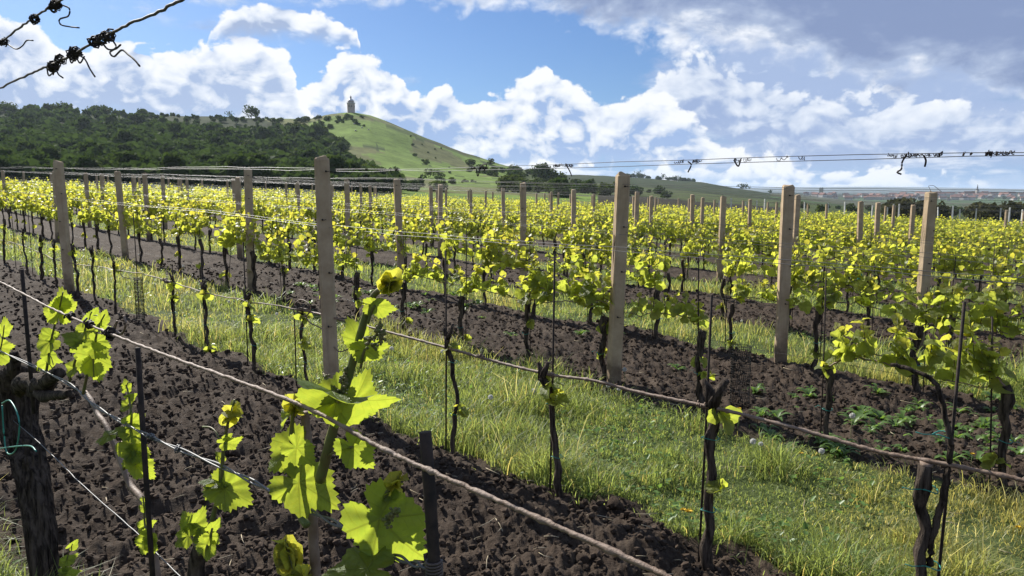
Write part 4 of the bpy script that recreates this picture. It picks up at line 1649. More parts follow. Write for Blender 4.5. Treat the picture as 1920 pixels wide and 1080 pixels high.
# its shoots standing over the wire
s = stem(OLD, [(85, 712), (92, 660), (100, 620), (112, 575), (118, 548)], D1, .0042, .0018)
for a, b, roll, v in (((112, 585), (128, 528), .5, 2), ((108, 590), (98, 545), -.6, 5), ((112, 572), (140, 545), .3, 1), ((95, 640), (47, 655), .3, 0), ((96, 630), (70, 610), -.5, 1), ((92, 665), (118, 690), .7, 2), ((88, 680), (62, 700), -.4, 4)):
    stalk(s, (100, (a[1] + b[1]) / 2 + 6), a, D1)
    big_leaf(s, a, b, D1, roll, v)
s = stem(OLD, [(128, 722), (140, 680), (152, 640), (165, 600), (172, 585)], D1 + .02, .004, .0016)
for a, b, roll, v in (((150, 640), (105, 612), .6, 0), ((155, 640), (122, 660), .2, 3), ((160, 620), (198, 602), -.4, 1), ((148, 660), (182, 650), .3, 4), ((168, 598), (190, 572), .4, 5), ((140, 690), (108, 706), .5, 2)):
    stalk(s, (150, (a[1] + b[1]) / 2 + 8), a, D1 + .02)
    big_leaf(s, a, b, D1 + .02, roll, v)
s = stem(OLD, [(156, 738), (164, 700), (174, 660), (184, 615), (196, 590)], D1 - .03, .0042, .0016)
for a, b, roll, v in (((180, 640), (219, 655), .25, 1), ((178, 650), (215, 680), .1, 4), ((174, 668), (186, 738), .3, 0), ((172, 680), (150, 712), -.5, 3), ((186, 612), (212, 618), .5, 2), ((190, 600), (204, 575), .3, 5)):
    stalk(s, (176, (a[1] + b[1]) / 2 + 4), a, D1 - .03)
    big_leaf(s, a, b, D1 - .03, roll, v)
s = stem(OLD, [(-14, 760), (-6, 690), (4, 640), (8, 610)], D1, .004, .0018)
for a, b, roll, v in (((-2, 650), (38, 646), .3, 1), ((-4, 665), (30, 690), .2, 0), ((4, 620), (18, 590), .6, 2), ((-8, 640), (-30, 620), .3, 4)):
    big_leaf(s, a, b, D1, roll, v)

# vine whose cane climbs past the thin rod, with the tuft at its foot
TUFT = root_at(372, 1075, D1, 'low vine stump with leafy tuft at the bottom, left of the upright pale cane')
stem(TUFT, [(372, 1100), (368, 1060), (380, 1010), (392, 985)], D1, .020, .012, 'trunk', 'bark')
stem(TUFT, [(300, 1130), (285, 1010), (268, 940), (245, 910), (225, 860), (200, 800), (182, 775), (172, 752), (160, 735)], D1 + .02, .0095, .0062, 'cane', 'cane')
s = stem(TUFT, [(232, 880), (242, 830), (246, 780), (240, 735), (236, 722)], D1 - .01, .0038, .0015)
for a, b, roll, v in (((246, 790), (280, 772), .4, 1), ((244, 800), (281, 806), .1, 4), ((240, 760), (212, 768), .5, 2), ((246, 815), (208, 790), .6, 0), ((205, 815), (162, 824), .9, 3), ((252, 850), (297, 850), .1, 4), ((250, 840), (275, 890), .2, 0),
                      ((255, 870), (296, 915), .5, 3), ((236, 838), (262, 870), .7, 5), ((242, 745), (262, 738), .4, 5), ((236, 728), (236, 705), .3, 2)):
    stalk(s, (243, (a[1] + b[1]) / 2), a, D1 - .01)
    big_leaf(s, a, b, D1 - .01, roll, v)
s = stem(TUFT, [(392, 1000), (404, 950), (415, 900), (419, 840), (428, 790), (440, 750)], D1 - .02, .0052, .0018)
for a, b, roll, v in (((420, 915), (497, 955), .15, 4), ((412, 900), (356, 890), .95, 3), ((416, 905), (392, 880), .6, 5), ((424, 830), (463, 826), .7, 2), ((424, 820), (440, 812), .4, 5), ((414, 860), (404, 840), .5, 2)):
    stalk(s, (416, a[1] + 8), a, D1 - .02)
    big_leaf(s, a, b, D1 - .02, roll, v)
bud_tip(s, (428, 790), (446, 742), D1 - .02, 7, .022)
P_ = path_on([(414, 838), (408, 815), (396, 802), (380, 800)], D1 - .02, 5) - ORG
link('tendril', MB().add(*tube(P_, .0016, 5)).mesh('tendril', M['shoot']), s)
s = stem(TUFT, [(376, 1040), (358, 1000), (350, 975)], D1 - .03, .0042, .0018)
for a, b, roll, v in (((358, 985), (336, 948), .3, 1), ((362, 985), (392, 948), .35, 2), ((352, 1005), (320, 1032), .25, 4), ((362, 990), (352, 960), .6, 5), ((372, 1000), (400, 985), .5, 1), ((378, 1010), (362, 1050), .5, 3)):
    big_leaf(s, a, b, D1 - .03, roll, v)
s = stem(TUFT, [(384, 1040), (392, 1015), (398, 990)], D1 - .05, .004, .0018)
for a, b, roll, v in (((395, 1005), (414, 1030), .3, 2), ((398, 990), (420, 970), .7, 0), ((390, 1020), (384, 1066), .5, 1)):
    big_leaf(s, a, b, D1 - .05, roll, v)
s = stem(TUFT, [(282, 1010), (272, 985), (270, 950), (268, 930)], D1 - .01, .003, .0014)
for a, b, roll, v in (((270, 985), (300, 980), .8, 3), ((268, 990), (250, 1000), .4, 2), ((270, 950), (284, 965), .3, 5), ((268, 935), (276, 945), .5, 2), ((278, 1010), (258, 1052), .3, 1), ((282, 1020), (286, 1052), .6, 0)):
    big_leaf(s, a, b, D1 - .01, roll, v)

# the vine with the biggest leaves
BIGV = root_at(592, 1110, D1, 'upright pale cane in the foreground carrying the largest glowing leaves')
stem(BIGV, [(590, 1140), (592, 1080), (588, 1020), (586, 970), (585, 930), (582, 890), (578, 840), (573, 790), (572, 772)], D1, .0088, .0066, 'cane', 'cane')
s = stem(BIGV, [(600, 900), (612, 855), (626, 800), (641, 745), (654, 705), (668, 655), (682, 605), (692, 570), (706, 548), (724, 538), (742, 522)], D1 - .012, .0084, .0030)
big_leaf(s, (703, 573), (762, 584), D1 - .012, .75, 1)
big_leaf(s, (684, 655), (750, 640), D1 - .012, .6, 4)
big_leaf(s, (672, 640), (650, 578), D1 - .012, .35, 0)
big_leaf(s, (622, 733), (778, 786), D1 - .012, 1.2, 5, .125, 0.02)
big_leaf(s, (664, 752), (704, 678), D1 + .03, .2, 0)
big_leaf(s, (672, 760), (742, 752), D1 + .045, .5, 3)
big_leaf(s, (636, 738), (562, 792), D1 - .02, .5, 1)
big_leaf(s, (660, 838), (712, 900), D1 - .012, .35, 0)
big_leaf(s, (724, 538), (758, 518), D1 - .015, 1.1, 5)
big_leaf(s, (735, 524), (726, 505), D1 - .012, .6, 5)
for a, b in (((690, 606), (703, 573)), ((676, 690), (684, 655)), ((668, 660), (672, 640)), ((640, 745), (622, 733)), ((640, 748), (664, 752)), ((641, 742), (636, 738)), ((614, 855), (660, 838))):
    stalk(s, a, b, D1 - .013, .0020)
bud_cluster(s, [(641, 745), (628, 728), (606, 700)], D1 - .02, 30)
bud_cluster(s, [(650, 722), (646, 710), (648, 690)], D1 - .02, 24)
bud_cluster(s, [(690, 640), (705, 628), (714, 606)], D1 - .02, 18, .0045)
bud_cluster(s, [(698, 650), (712, 640), (722, 622)], D1 - .02, 14)
bud_tip(s, (724, 538), (748, 514), D1 - .012, 6, .022)
s = stem(BIGV, [(576, 985), (562, 965), (548, 930), (543, 890), (545, 840), (548, 790), (551, 765)], D1 - .02, .0062, .0026)
big_leaf(s, (552, 838), (494, 886), D1 - .02, .45, 1, .080)
big_leaf(s, (556, 840), (608, 884), D1 - .05, .55, 4)
big_leaf(s, (560, 905), (662, 966), D1 - .03, .2, 4, .100)
big_leaf(s, (548, 775), (508, 812), D1 - .02, 1.1, 5)
big_leaf(s, (552, 850), (556, 806), D1 + .01, .3, 0)
bud_tip(s, (550, 772), (562, 738), D1 - .02, 7, .026)
stalk(s, (546, 925), (560, 905), D1 - .02, .0018)
s = stem(BIGV, [(560, 1140), (556, 1085), (546, 1045), (533, 1012)], D1 - .03, .0052, .0026)
bud_tip(s, (546, 1060), (532, 1010), D1 - .03, 9, .030)
big_leaf(s, (556, 1085), (528, 1075), D1 - .03, .6, 5)
big_leaf(s, (556, 1075), (578, 1062), D1 - .03, .8, 5)
bud_tip(s, (560, 1085), (585, 1060), D1 - .03, 4, .024)

# the vine at the bottom by the stub post
LOWV = root_at(700, 1140, D1, 'leafy shoot at the bottom edge beside the short dark stub, one very large leaf')
s = stem(LOWV, [(688, 1140), (694, 1075), (702, 1020), (708, 985), (716, 950), (730, 918), (742, 905)], D1 - .02, .0066, .0026)
big_leaf(s, (712, 972), (806, 1072), D1 - .03, .25, 0, .118)
big_leaf(s, (690, 1066), (606, 1064), D1 - .06, .55, 3, .085)
big_leaf(s, (716, 952), (710, 922), D1 - .02, .3, 4)
big_leaf(s, (728, 925), (762, 908), D1 - .02, 1.0, 5)
stalk(s, (700, 1020), (712, 972), D1 - .02, .002)
stalk(s, (694, 1080), (720, 1042), D1 - .03, .002)
bud_cluster(s, [(722, 985), (735, 965), (748, 955)], D1 - .035, 24, .0042)
bud_tip(s, (736, 912), (754, 898), D1 - .02, 5, .024)

SUCK = root_at(122, 1105, D1, 'small leafy sucker rising from the soil right of the old shaggy trunk', 'vine_sucker', 'vine shoot', None)
s = stem(SUCK, [(120, 1110), (122, 1070), (128, 1040), (136, 1020)], D1, .003, .0014)
for a, b, roll, v in (((122, 1058), (108, 1042), .3, 1), ((126, 1050), (150, 1040), .4, 2), ((122, 1072), (104, 1080), .6, 4), ((124, 1075), (160, 1078), 1.0, 3), ((134, 1024), (150, 1010), .5, 5), ((124, 1068), (112, 1062), .2, 0)):
    big_leaf(s, a, b, D1, roll, v)

# rods and the stub
for (pts, rad, words) in ([[(258, 652), (262, 870), (262, 1200)], .0062, 'dark steel rod standing upright in the left foreground before the leaves'],
                          [[(41, 505), (43, 620), (46, 760)], .0062, 'dark steel rod rising above the old shaggy trunk at left']):
    P_ = np.array([on_row(px, py, D1 - .012) for px, py in pts])
    P_[:, :2] = P_[:1, :2]
    o = link('vine_stake', MB().add(*tube(P_, rad, 8, .03)).mesh('vine_stake', M['iron']))
    tag(o, words, 'stake', 'stakes of the first row')
P_ = np.array([on_row(797, 810, D1 - .02), on_row(804, 900, D1 - .02), on_row(816, 1080, D1 - .02), on_row(822, 1180, D1 - .02), on_row(830, 1330, D1 - .02)])
stub = link('stub_rod', MB().add(*tube(P_, .0076, 12, .03)).mesh('stub_rod', M['iron']))
tag(stub, 'short thick dark rod with a cut top at bottom centre, wires wound round its foot', 'stake')

# wires of the first row
P_ = path_on([(-260, 430), (-60, 506), (0, 529), (100, 580), (215, 629), (330, 673), (450, 716), (580, 766), (700, 832), (800, 880), (930, 937), (1080, 1003), (1250, 1081), (1330, 1122)], D1 - .06, 24, .0004)
lc = link('long_cane', MB().add(*tube(P_, knuckled(P_, .0029, .085), 10, .05)).mesh('long_cane', M['cane']))
tag(lc, 'brown cane nearest the eye, sweeping from the left edge down past the big leaves', 'cane')
for q in ((130, 592), (165, 607), (205, 625)):
    link('knot', tangle(P_, on_row(*q, D1 - .06), 4, .02, fr, .0022, .006).mesh('knot', M['tendril']), lc)
mb = MB().add(*tube(path_on([(205, 622), (214, 612), (220, 602), (216, 618), (228, 626), (236, 608), (232, 592)], D1 - .035, 5), .0026, 6))
link('tendril', mb.mesh('tendril', M['cane']), lc)
lo = [(-40, 640), (115, 712), (180, 762), (280, 818), (420, 877), (540, 937), (640, 987), (700, 1022), (770, 1055), (812, 1062)]
P_ = path_on(lo, D1 - .02, 14)
tw = np.linspace(0, 60, len(P_))
mb = MB()
for ph in (0, math.pi):
    Q_ = P_ + 0.0032 * np.stack([np.cos(tw + ph) * .5, np.cos(tw + ph) * .5, np.sin(tw + ph)], -1)
    mb.add(*tube(Q_, .0019, 6))
w1 = link('trellis_wire', mb.mesh('trellis_wire', M['wire']))
tag(w1, 'bright twisted double wire nearest the eye, wound on the short dark stub', 'wire', 'trellis wires')
a = np.linspace(0, 2 * math.pi * 5, 60)
c = on_row(814, 1062, D1 - .02)
coil = np.stack([c[0] + .0098 * np.cos(a), c[1] + .0098 * np.sin(a), c[2] + np.linspace(-.012, .008, 60)], -1)
link('coil', MB().add(*tube(coil, .0017, 6)).mesh('coil', M['old_wire']), w1)
for q in ((283, 818), (336, 842)):
    link('twist', tangle(P_, on_row(*q, D1 - .02), 3, .012, fr, .0016, .005).mesh('twist', M['wire']), w1)
P_ = path_on([(-80, 700), (75, 832), (150, 905), (240, 985), (340, 1082), (420, 1160)], D1, 8, .0008)
w2 = link('trellis_wire', MB().add(*tube(P_, .0015, 6)).mesh('trellis_wire', M['wire']))
tag(w2, 'thin bright wire slanting down from the old trunk at lower left', 'wire', 'trellis wires')
top_a = path_on([(-160, 232), (-40, 186), (0, 165), (60, 137), (90, 124), (130, 106), (180, 78), (230, 51), (290, 25), (340, 0), (430, -48)], D1, 8, .0009)
w3 = link('trellis_wire', MB().add(*tube(top_a, .0030, 7, .15)).mesh('trellis_wire', M['old_wire']))
tag(w3, 'dark wire overhead at top left, the longer one hung with dry tendrils', 'wire', 'trellis wires')
top_b = path_on([(-160, 185), (-40, 110), (0, 82), (40, 50), (75, 25), (112, 2), (180, -36)], D1, 8, .0009)
w4 = link('trellis_wire', MB().add(*tube(top_b, .0028, 7, .15)).mesh('trellis_wire', M['old_wire']))
tag(w4, 'dark wire in the top left corner, above the longer one', 'wire', 'trellis wires')
TA = np.random.default_rng(77)
for P_, w_, spots in ((top_a, w3, [(98, 125, 9, .028), (112, 112, 4, .012), (140, 100, 10, .034), (178, 78, 4, .012), (198, 70, 11, .036)]), (top_b, w4, [(8, 78, 8, .022), (65, 36, 3, .010), (103, 10, 10, .034)])):
    for px, py, n, sp in spots:
        link('dry_tendril', tangle(P_, on_row(px, py, D1), max(3, int(n * .7)), sp, TA, .0017, .0075).mesh('dry_tendril', M['tendril']), w_)
for pts, w_ in (([(118, 10), (130, 16), (128, 30), (112, 36), (114, 46), (130, 50), (148, 52)], w4), ([(16, 84), (30, 92), (42, 86), (50, 76), (62, 76)], w4), ([(88, 128), (92, 142), (104, 132), (110, 140), (118, 146)], w3),
                ([(150, 104), (160, 112), (168, 128), (178, 144)], w3), ([(208, 72), (218, 88), (206, 98), (214, 106), (228, 94), (240, 102), (252, 112), (262, 124)], w3), ([(190, 78), (202, 92), (216, 92), (226, 84)], w3),
                ([(128, 100), (134, 118), (142, 108), (150, 118), (158, 106)], w3)):
    link('dry_tendril', MB().add(*tube(path_on(pts, D1, 5), .0020, 6, .1)).mesh('dry_tendril', M['tendril']), w_)

# dry tendrils left on the top wire of the second row
w5 = WIRES[(2, 'top')]
ts_ = row_line(2, 1.755, -3, 8, 0.05, 0.02, 0, 0.0)
for px, n, sp, hook in ((893, 5, .045, [(893, 303), (896, 318), (902, 300), (912, 296), (908, 308)]), (905, 6, .05, None), (1050, 5, .03, None), (1060, 6, .05, [(1062, 302), (1068, 312), (1072, 322)]), (1292, 5, .07, [(1290, 294), (1296, 300), (1290, 314)]),
                        (1300, 3, .03, None), (1382, 5, .035, [(1376, 292), (1384, 304), (1388, 294)]), (1478, 4, .06, None), (1698, 5, .05, None), (1716, 7, .06, [(1700, 280), (1692, 292), (1690, 306), (1682, 312), (1690, 316)]),
                        (1728, 4, .03, [(1732, 282), (1736, 292), (1734, 304)]), (1765, 4, .05, None), (1810, 2, .02, None), (1858, 3, .03, None), (1892, 5, .035, None), (740, 4, .06, None), (690, 3, .05, None), (510, 3, .06, None)):
    best = min(range(len(ts_)), key=lambda i: abs(see(ts_[i])[0] - px))
    p = ts_[best]
    link('dry_tendril', tangle(ts_, p, max(2, int(n * .6)), sp * .8, TA, .0014, .0045).mesh('dry_tendril', M['tendril']), w5)
    if hook:
        dy = see(p)[1] - hook[0][1]
        link('dry_tendril', MB().add(*tube(path_on([(a, b + dy) for a, b in hook], D2, 5), .0030, 6, .1)).mesh('dry_tendril', M['tendril']), w5)
# a wire end bent up on top of the right-hand post
p5 = on_row(1742, 369, ROW_D[5])
o = link('bent_wire', MB().add(*tube(path_on([(1746, 368), (1744, 355), (1741, 349), (1750, 348), (1756, 352), (1766, 360)], ROW_D[5], 4), .0025, 5)).mesh('bent_wire', M['old_wire']))
tag(o, 'bent wire end sticking up from the top of the rightmost large post', 'wire')

# sleeves round young vines
def sleeve(px, y0, y1, d, w, m, words, open_mesh=False):
    B = on_land(px, y1)
    g_ = float(top(B[0], B[1]))
    H = 0.40 if d > 8 else 0.48
    n, k = 18, 16
    th = np.arange(n) * 2 * math.pi / n
    V = []
    for z in np.linspace(-0.02, H, k):
        q = w * (1 + 0.05 * fr.standard_normal())
        V.append(np.stack([q * np.cos(th), q * 0.8 * np.sin(th), np.full(n, z)], -1))
    V = np.concatenate(V)
    i, j = np.meshgrid(np.arange(k - 1) * n, np.arange(n), indexing='ij')
    mb = MB()
    if open_mesh:
        for z in np.linspace(0, H, 26):
            ring = np.stack([w * np.cos(np.linspace(0, 6.3, 19)), w * .8 * np.sin(np.linspace(0, 6.3, 19)), np.full(19, z)], -1)
            mb.add(*tube(ring, .0016, 3, cap=False))
        for t_ in np.linspace(0, 6.28, 28):
            mb.add(*tube([(w * math.cos(t_ + s), w * .8 * math.sin(t_ + s), z) for s, z in zip(np.linspace(0, 1.2, 6), np.linspace(0, H, 6))], .0016, 3, cap=False))
    else:
        mb.add(V, np.stack([i + j, i + (j + 1) % n, i + n + (j + 1) % n, i + n + j], -1).reshape(-1, 4))
    return tag(link('vine_sleeve', mb.mesh('vine_sleeve', m), None, (B[0], B[1], g_)), words, 'plant sleeve')


sleeve(1611, 492, 541, ROW_D[5] + .3, .045, M['guard'], 'bright green plastic sleeve round a young vine right of centre')
sleeve(265, 540, 614, D2 + .1, .045, M['mesh'], 'dark mesh sleeve round a young vine left of the cane knot', True)
sleeve(1386, 652, 768, ROW_D[3] - .1, .075, M['mesh'], 'black net sleeve on bare soil before the fourth-row post', True)
sleeve(1808, 470, 506, ROW_D[6], .04, M['guard'], 'green plastic sleeve half hidden in leaves near the right edge')

# ---------------------------------------------------------------- clods, grass, weeds
gr = np.random.default_rng(55)
ICO1, ICF1 = icosphere(1)
ICO2, ICF2 = icosphere(2)


def clod(r, hi):
    V, F = (ICO2, ICF2) if hi else (ICO1, ICF1)
    o = r.random(3) * 9
    n = 0.65 + 0.5 * (np.array([fbm(v[0] * 1.0 + o[0] + v[2] * .7, v[1] + o[1] - v[2] * .5, 1.3, 3, 2) for v in V]))
    W = V * n[:, None] * np.array([1, .65 + .4 * r.random(), .55 + .35 * r.random()])
    for _ in range(5):                                     # broken faces
        nn = r.standard_normal(3)
        nn /= np.linalg.norm(nn)
        dd = 0.45 + 0.25 * r.random()
        s = np.maximum(W @ nn - dd * 0.85, 0)
        W = W - np.outer(s, nn) * 0.9
    return W, F


M['clod'] = mottled('dry_soil_clod', (0.03775, 0.02643, 0.01933), (0.07149, 0.05176, 0.03758), 18, 0.95, 0.1, bumps=0.006, bscale=90)
mc, ntc, bc = mat('soil_crumb', rough=0.95, spec=0.1)
ac = ntc.nodes.new('ShaderNodeAttribute')
ac.attribute_name = 'tint'
nn_, _ = noise(ntc, position(ntc), 60, 5, .65)
ntc.links.new(mixc(ntc, 1.0, mixc(ntc, nn_.step(.35, .65), (0.03546, 0.02478, 0.01772), (0.06863, 0.04955, 0.03597)), ac.outputs['Color'], 'MULTIPLY'), bc.inputs['Base Color'])
bump(ntc, bc, nn_, .008, .8)
CL_HI = [MB().add(*clod(gr, True)).mesh('soil_clod', M['clod'], smooth=False) for _ in range(8)]
ICO1, ICF1 = icosphere(0)
CL_LO = [clod(gr, False) for _ in range(12)]
spots = []
for _ in range(110000):
    r = 1.0 * math.exp(gr.random() * math.log(16))
    a = (gr.random() - .5) * 1.44
    spots.append((r * math.sin(a), r * math.cos(a)))
spots = np.array(spots)
d_, t_, g_ = soil_xy(spots[:, 0], spots[:, 1])
dens = fbm(spots[:, 0], spots[:, 1], 1.1, 3, 61)
keep = (g_ + 0.25 * gr.random(len(g_)) < 0.22) & (dens + 0.5 * gr.random(len(g_)) > 0.5)
spots = spots[keep]
rr_ = np.hypot(spots[:, 0], spots[:, 1])
size = 0.005 + 0.022 * gr.random(len(spots)) ** 2.6 + 0.0012 * rr_
zz_ = top(spots[:, 0], spots[:, 1])
pool = np.nonzero((rr_ > 1.3) & (rr_ < 5.0) & (spots[:, 1] > 1.2))[0]
big = gr.choice(pool, 290, replace=False, p=(1 / rr_[pool] ** 1.5) / (1 / rr_[pool] ** 1.5).sum())
isbig = np.zeros(len(spots), bool)
isbig[big] = True
for i in big:
    s = 0.018 + 0.040 * gr.random() ** 1.8
    o = link('soil_clod', CL_HI[gr.integers(8)], None, (spots[i, 0], spots[i, 1], zz_[i] + s * 0.15), tuple(gr.random(3) * (0.5, 0.5, 6.28)), s)
    tag(o, 'rough brown clod of dried earth lying on the tilled soil', 'clod', 'large soil clods lying on the tilled ground')
mb = MB()
for i in np.nonzero(~isbig)[0][:30000]:
    V, F = CL_LO[gr.integers(8)]
    a = gr.random() * 6.28
    c, s = math.cos(a), math.sin(a)
    W = V * size[i]
    W = np.stack([W[:, 0] * c - W[:, 1] * s + spots[i, 0], W[:, 0] * s + W[:, 1] * c + spots[i, 1], W[:, 2] + zz_[i] + size[i] * .2], -1)
    k = 0.75 + .6 * gr.random()
    mb.add(W, F, 0, tint=(k, k, k))
o = link('soil_crumbs', mb.mesh('soil_crumbs', mc, smooth=False, tint=True))
tag(o, 'loose crumbs of brown earth scattered over the tilled strips', 'soil', None, 'stuff')

# straw and dry twigs
M['straw'] = mottled('dry_straw', (0.315, 0.255, 0.1575), (0.435, 0.375, 0.27), 40, .8)
mb = MB()
for _ in range(420):
    r = 1.6 * math.exp(gr.random() * math.log(8))
    a = (gr.random() - .5) * 1.4
    x, y = r * math.sin(a), r * math.cos(a)
    L, h = 0.02 + .05 * gr.random(), gr.random() * 6.28
    z = float(top(x, y)) + .012
    p = np.array([x, y, z])
    dv = np.array([math.cos(h), math.sin(h), .25 * (gr.random() - .3)]) * L
    mb.add(*tube([p - dv, p + gr.standard_normal(3) * .004, p + dv], .0013 + .0002 * r, 4))
tag(link('straw_bits', mb.mesh('straw_bits', M['straw'])), 'pale bits of straw and twig strewn on the soil', 'straw', None, 'stuff')


def blades(n, rmin, rmax, keep_fn, hmul=1.0, tintfn=None, wid=1.0):
    r = rmin * np.exp(gr.random(n) * math.log(rmax / rmin))
    a = (gr.random(n) - .5) * 1.46
    x, y = r * np.sin(a), r * np.cos(a)
    d, t, g = soil_xy(x, y)
    k = keep_fn(x, y, d, t, g, r)
    x, y, d, t, g, r = (q[k] for q in (x, y, d, t, g, r))
    n = len(x)
    z = top(x, y) - 0.01
    tall = fbm(x, y, 0.9, 3, 71)
    tuft = fbm(x, y, 3.0, 2, 72)
    h = (0.03 + 0.11 * np.clip(tall * 2.2 - .75, 0, 1) + 0.15 * np.clip(tuft * 2.6 - 1.3, 0, 1)) * (0.55 + 0.9 * gr.random(n)) * hmul
    w = np.maximum(0.0016 + .0016 * gr.random(n), r * 0.00042) * wid
    th = gr.random(n) * 6.28
    ph = th + 1.57 + 0.6 * gr.standard_normal(n)
    lean = (0.2 + 1.25 * gr.random(n) ** 1.3) * h
    wx, wy = np.cos(th) * w, np.sin(th) * w
    lx, ly = np.cos(ph) * lean, np.sin(ph) * lean
    dr = np.clip(lean / h - .35, 0, 1) * .5 * h * gr.random(n)          # long blades arch over

    def at(q, zq, ww):
        return [np.stack([x + sgn * wx * ww + lx * q, y + sgn * wy * ww + ly * q, z + zq], -1) for sgn in (-1, 1)]
    V = np.stack(at(0, 0 * h, 1) + at(.16, h * .42, .9) + at(.50, h * .80 - dr * .25, .65) + [np.stack([x + lx, y + ly, z + h * .98 - dr], -1)], 1).reshape(-1, 3)
    b = np.arange(n)[:, None] * 7
    Q = np.concatenate([b + np.array([[0, 1, 3, 2]]), b + np.array([[2, 3, 5, 4]])])
    T3 = b + np.array([[4, 5, 6]])
    dry = np.clip(fbm(x, y, 0.8, 3, 73) * 2.6 - 1.4 + 0.5 * (gr.random(n) - .5), 0, 1)
    dry = np.where(gr.random(n) < .07, 1.0, dry * .8)
    base = np.array([1.0, 1.0, 1.0]) * (0.6 + .75 * gr.random(n))[:, None]
    tint = base * (1 - dry[:, None]) + dry[:, None] * np.array([1.9, 1.3, 1.6]) * (0.8 + .4 * gr.random(n))[:, None]
    return V, [Q, T3], np.repeat(tint, 7, 0)


mb = MB()
for args in ((230000, 2.0, 8.5, lambda x, y, d, t, g, r: (g > .30 + .3 * gr.random(len(g))) & (fbm(x, y, 2.2, 2, 75) + .5 * gr.random(len(g)) > .48)),
             (150000, 8.0, 45.0, lambda x, y, d, t, g, r: g > .35 + .3 * gr.random(len(g))),
             (9000, 2.0, 9.0, lambda x, y, d, t, g, r: (g > .02) & (g < .45))):
    V, F, T = blades(*args)
    mb.add(V, F, 0, tint=T)
o = link('grass', mb.mesh('grass', M['blade'], smooth=True, tint=True))
tag(o, 'rough green grass with dry tufts growing between the rows', 'grass', None, 'stuff')
# taller dry stalks
V, F, T = blades(2600, 2.3, 14, lambda x, y, d, t, g, r: (g > .6) & (fbm(x, y, .8, 3, 73) > .5), 2.2, None, .8)
o = link('dry_grass', MB().add(V, F, 0, tint=T * 0 + (2.6, 1.9, 3.2)).mesh('dry_grass', M['blade'], tint=True))
tag(o, 'tall straw-coloured grass stalks standing out of the green sward', 'grass', None, 'stuff')
# low broad-leaved herbs among the grass
mb = MB()
cnt_ = 0
while cnt_ < 9000:
    r = 2.2 * math.exp(gr.random() * math.log(9))
    a = (gr.random() - .5) * 1.44
    x, y = r * math.sin(a), r * math.cos(a)
    cnt_ += 1
    if float(soil_xy(np.array([x]), np.array([y]))[2][0]) < .4 or vnoise(x, y, 1.6, 81) < .5:
        continue
    z = float(land(x, y)) + .03
    for _ in range(2):
        v, f, u = TINY
        ax = gr.standard_normal(3) * (1, 1, .3) + (0, 0, .35)
        s = (.016 + .022 * gr.random()) * (1 + r * .03)
        k = .8 + .5 * gr.random()
        mb.add((v * s * (0.6, 1, 1)) @ rot_to(ax, (0, 0, 1.0)).T + (x + .02 * gr.standard_normal(), y + .02 * gr.standard_normal(), z + .05 * gr.random()), f, 0, tint=(k, k, k))
tag(link('low_herbs', mb.mesh('low_herbs', M['weed'], tint=True)), 'small broad-leaved herbs mixed into the grass strip', 'herbs', None, 'stuff')


def weed_mesh(r, n=11):
    """A rosette of long toothed leaves."""
    mb = MB()
    for k in range(n):
        a = k * 2.4 + .3 * r.standard_normal()
        L, w = .05 + .06 * r.random(), .010 + .007 * r.random()
        q = np.linspace(0, 1, 7)
        tilt = .5 + 1.3 * r.random()
        c = np.stack([q * L, np.zeros(7), tilt * L * (q - .75 * q * q)], -1)
        ww = w * np.sin(np.clip(q * .93 + .07, 0, 1) * math.pi) * (1 + .25 * np.where(np.arange(7) % 2, 1, -1))
        Lf, Rt = c + np.stack([0 * q, ww, .3 * ww], -1), c + np.stack([0 * q, -ww, .3 * ww], -1)
        V = np.concatenate([Lf, c, Rt])
        V = V @ np.array([[math.cos(a), math.sin(a), 0], [-math.sin(a), math.cos(a), 0], [0, 0, 1]])
        i = np.arange(6)
        F = np.concatenate([np.stack([i, i + 1, i + 8, i + 7], -1), np.stack([i + 7, i + 8, i + 15, i + 14], -1)])
        kk = .85 + .35 * r.random()
        mb.add(V, F, 0, tint=(kk, kk, kk))
    return mb.mesh('weed_plant', M['weed'], tint=True)


WEED = [weed_mesh(np.random.default_rng(400 + k), 9 + 2 * k) for k in range(4)]
wspots = [(1415, 740), (1515, 745), (1555, 752), (1500, 770), (1650, 790), (1700, 775), (1720, 765), (1680, 810), (1790, 815), (1815, 812), (1830, 835), (1740, 790), (1860, 810), (1640, 810), (1600, 800), (1455, 800), (1440, 815), (1900, 840),
          (560, 540), (580, 575), (545, 560), (520, 565), (770, 585), (800, 590), (850, 560), (690, 560), (720, 600), (960, 640), (1090, 640), (1150, 640), (905, 600), (1270, 700), (1330, 690), (1230, 600), (450, 565), (480, 600), (870, 590),
          (1850, 870), (1760, 850), (1690, 850)]
for _ in range(52):
    wspots.append((1420 + 500 * gr.random(), 738 + 150 * gr.random()))
for _ in range(34):
    wspots.append((430 + 480 * gr.random(), 535 + 75 * gr.random()))
for px, py in wspots:
    if 850 < px < 1400 and gr.random() < .2:
        continue
    p = on_land(px, py)
    if float(soil_xy(p[:1], p[1:2])[2][0]) > .5:
        continue
    s = .6 + .8 * gr.random()
    z = float(top(p[0], p[1]))
    o = link('weed_plant', WEED[gr.integers(4)], None, (p[0], p[1], z - .005), (0, 0, gr.random() * 6.28), s)
    where = 'right of the thick tied trunk' if px > 1400 else 'around the tallest post' if px < 900 else 'around the leaning post'
    tag(o, 'leafy green weed rosette growing on the tilled soil %s' % where, 'weed', 'weeds on the soil %s' % where)

# dandelions: yellow flowers and white seed heads
M['petal'] = mat('dandelion_petal', (0.54, 0.3375, 0.0075), .7)[0]
M['fluff'] = leaf_material('dandelion_fluff', (0.78, 0.77, 0.74), (0.6, 0.6, 0.57), vein=False, vary=0)
M['flower_stem'] = mat('flower_stem', (0.16, 0.2, 0.07), .6)[0]


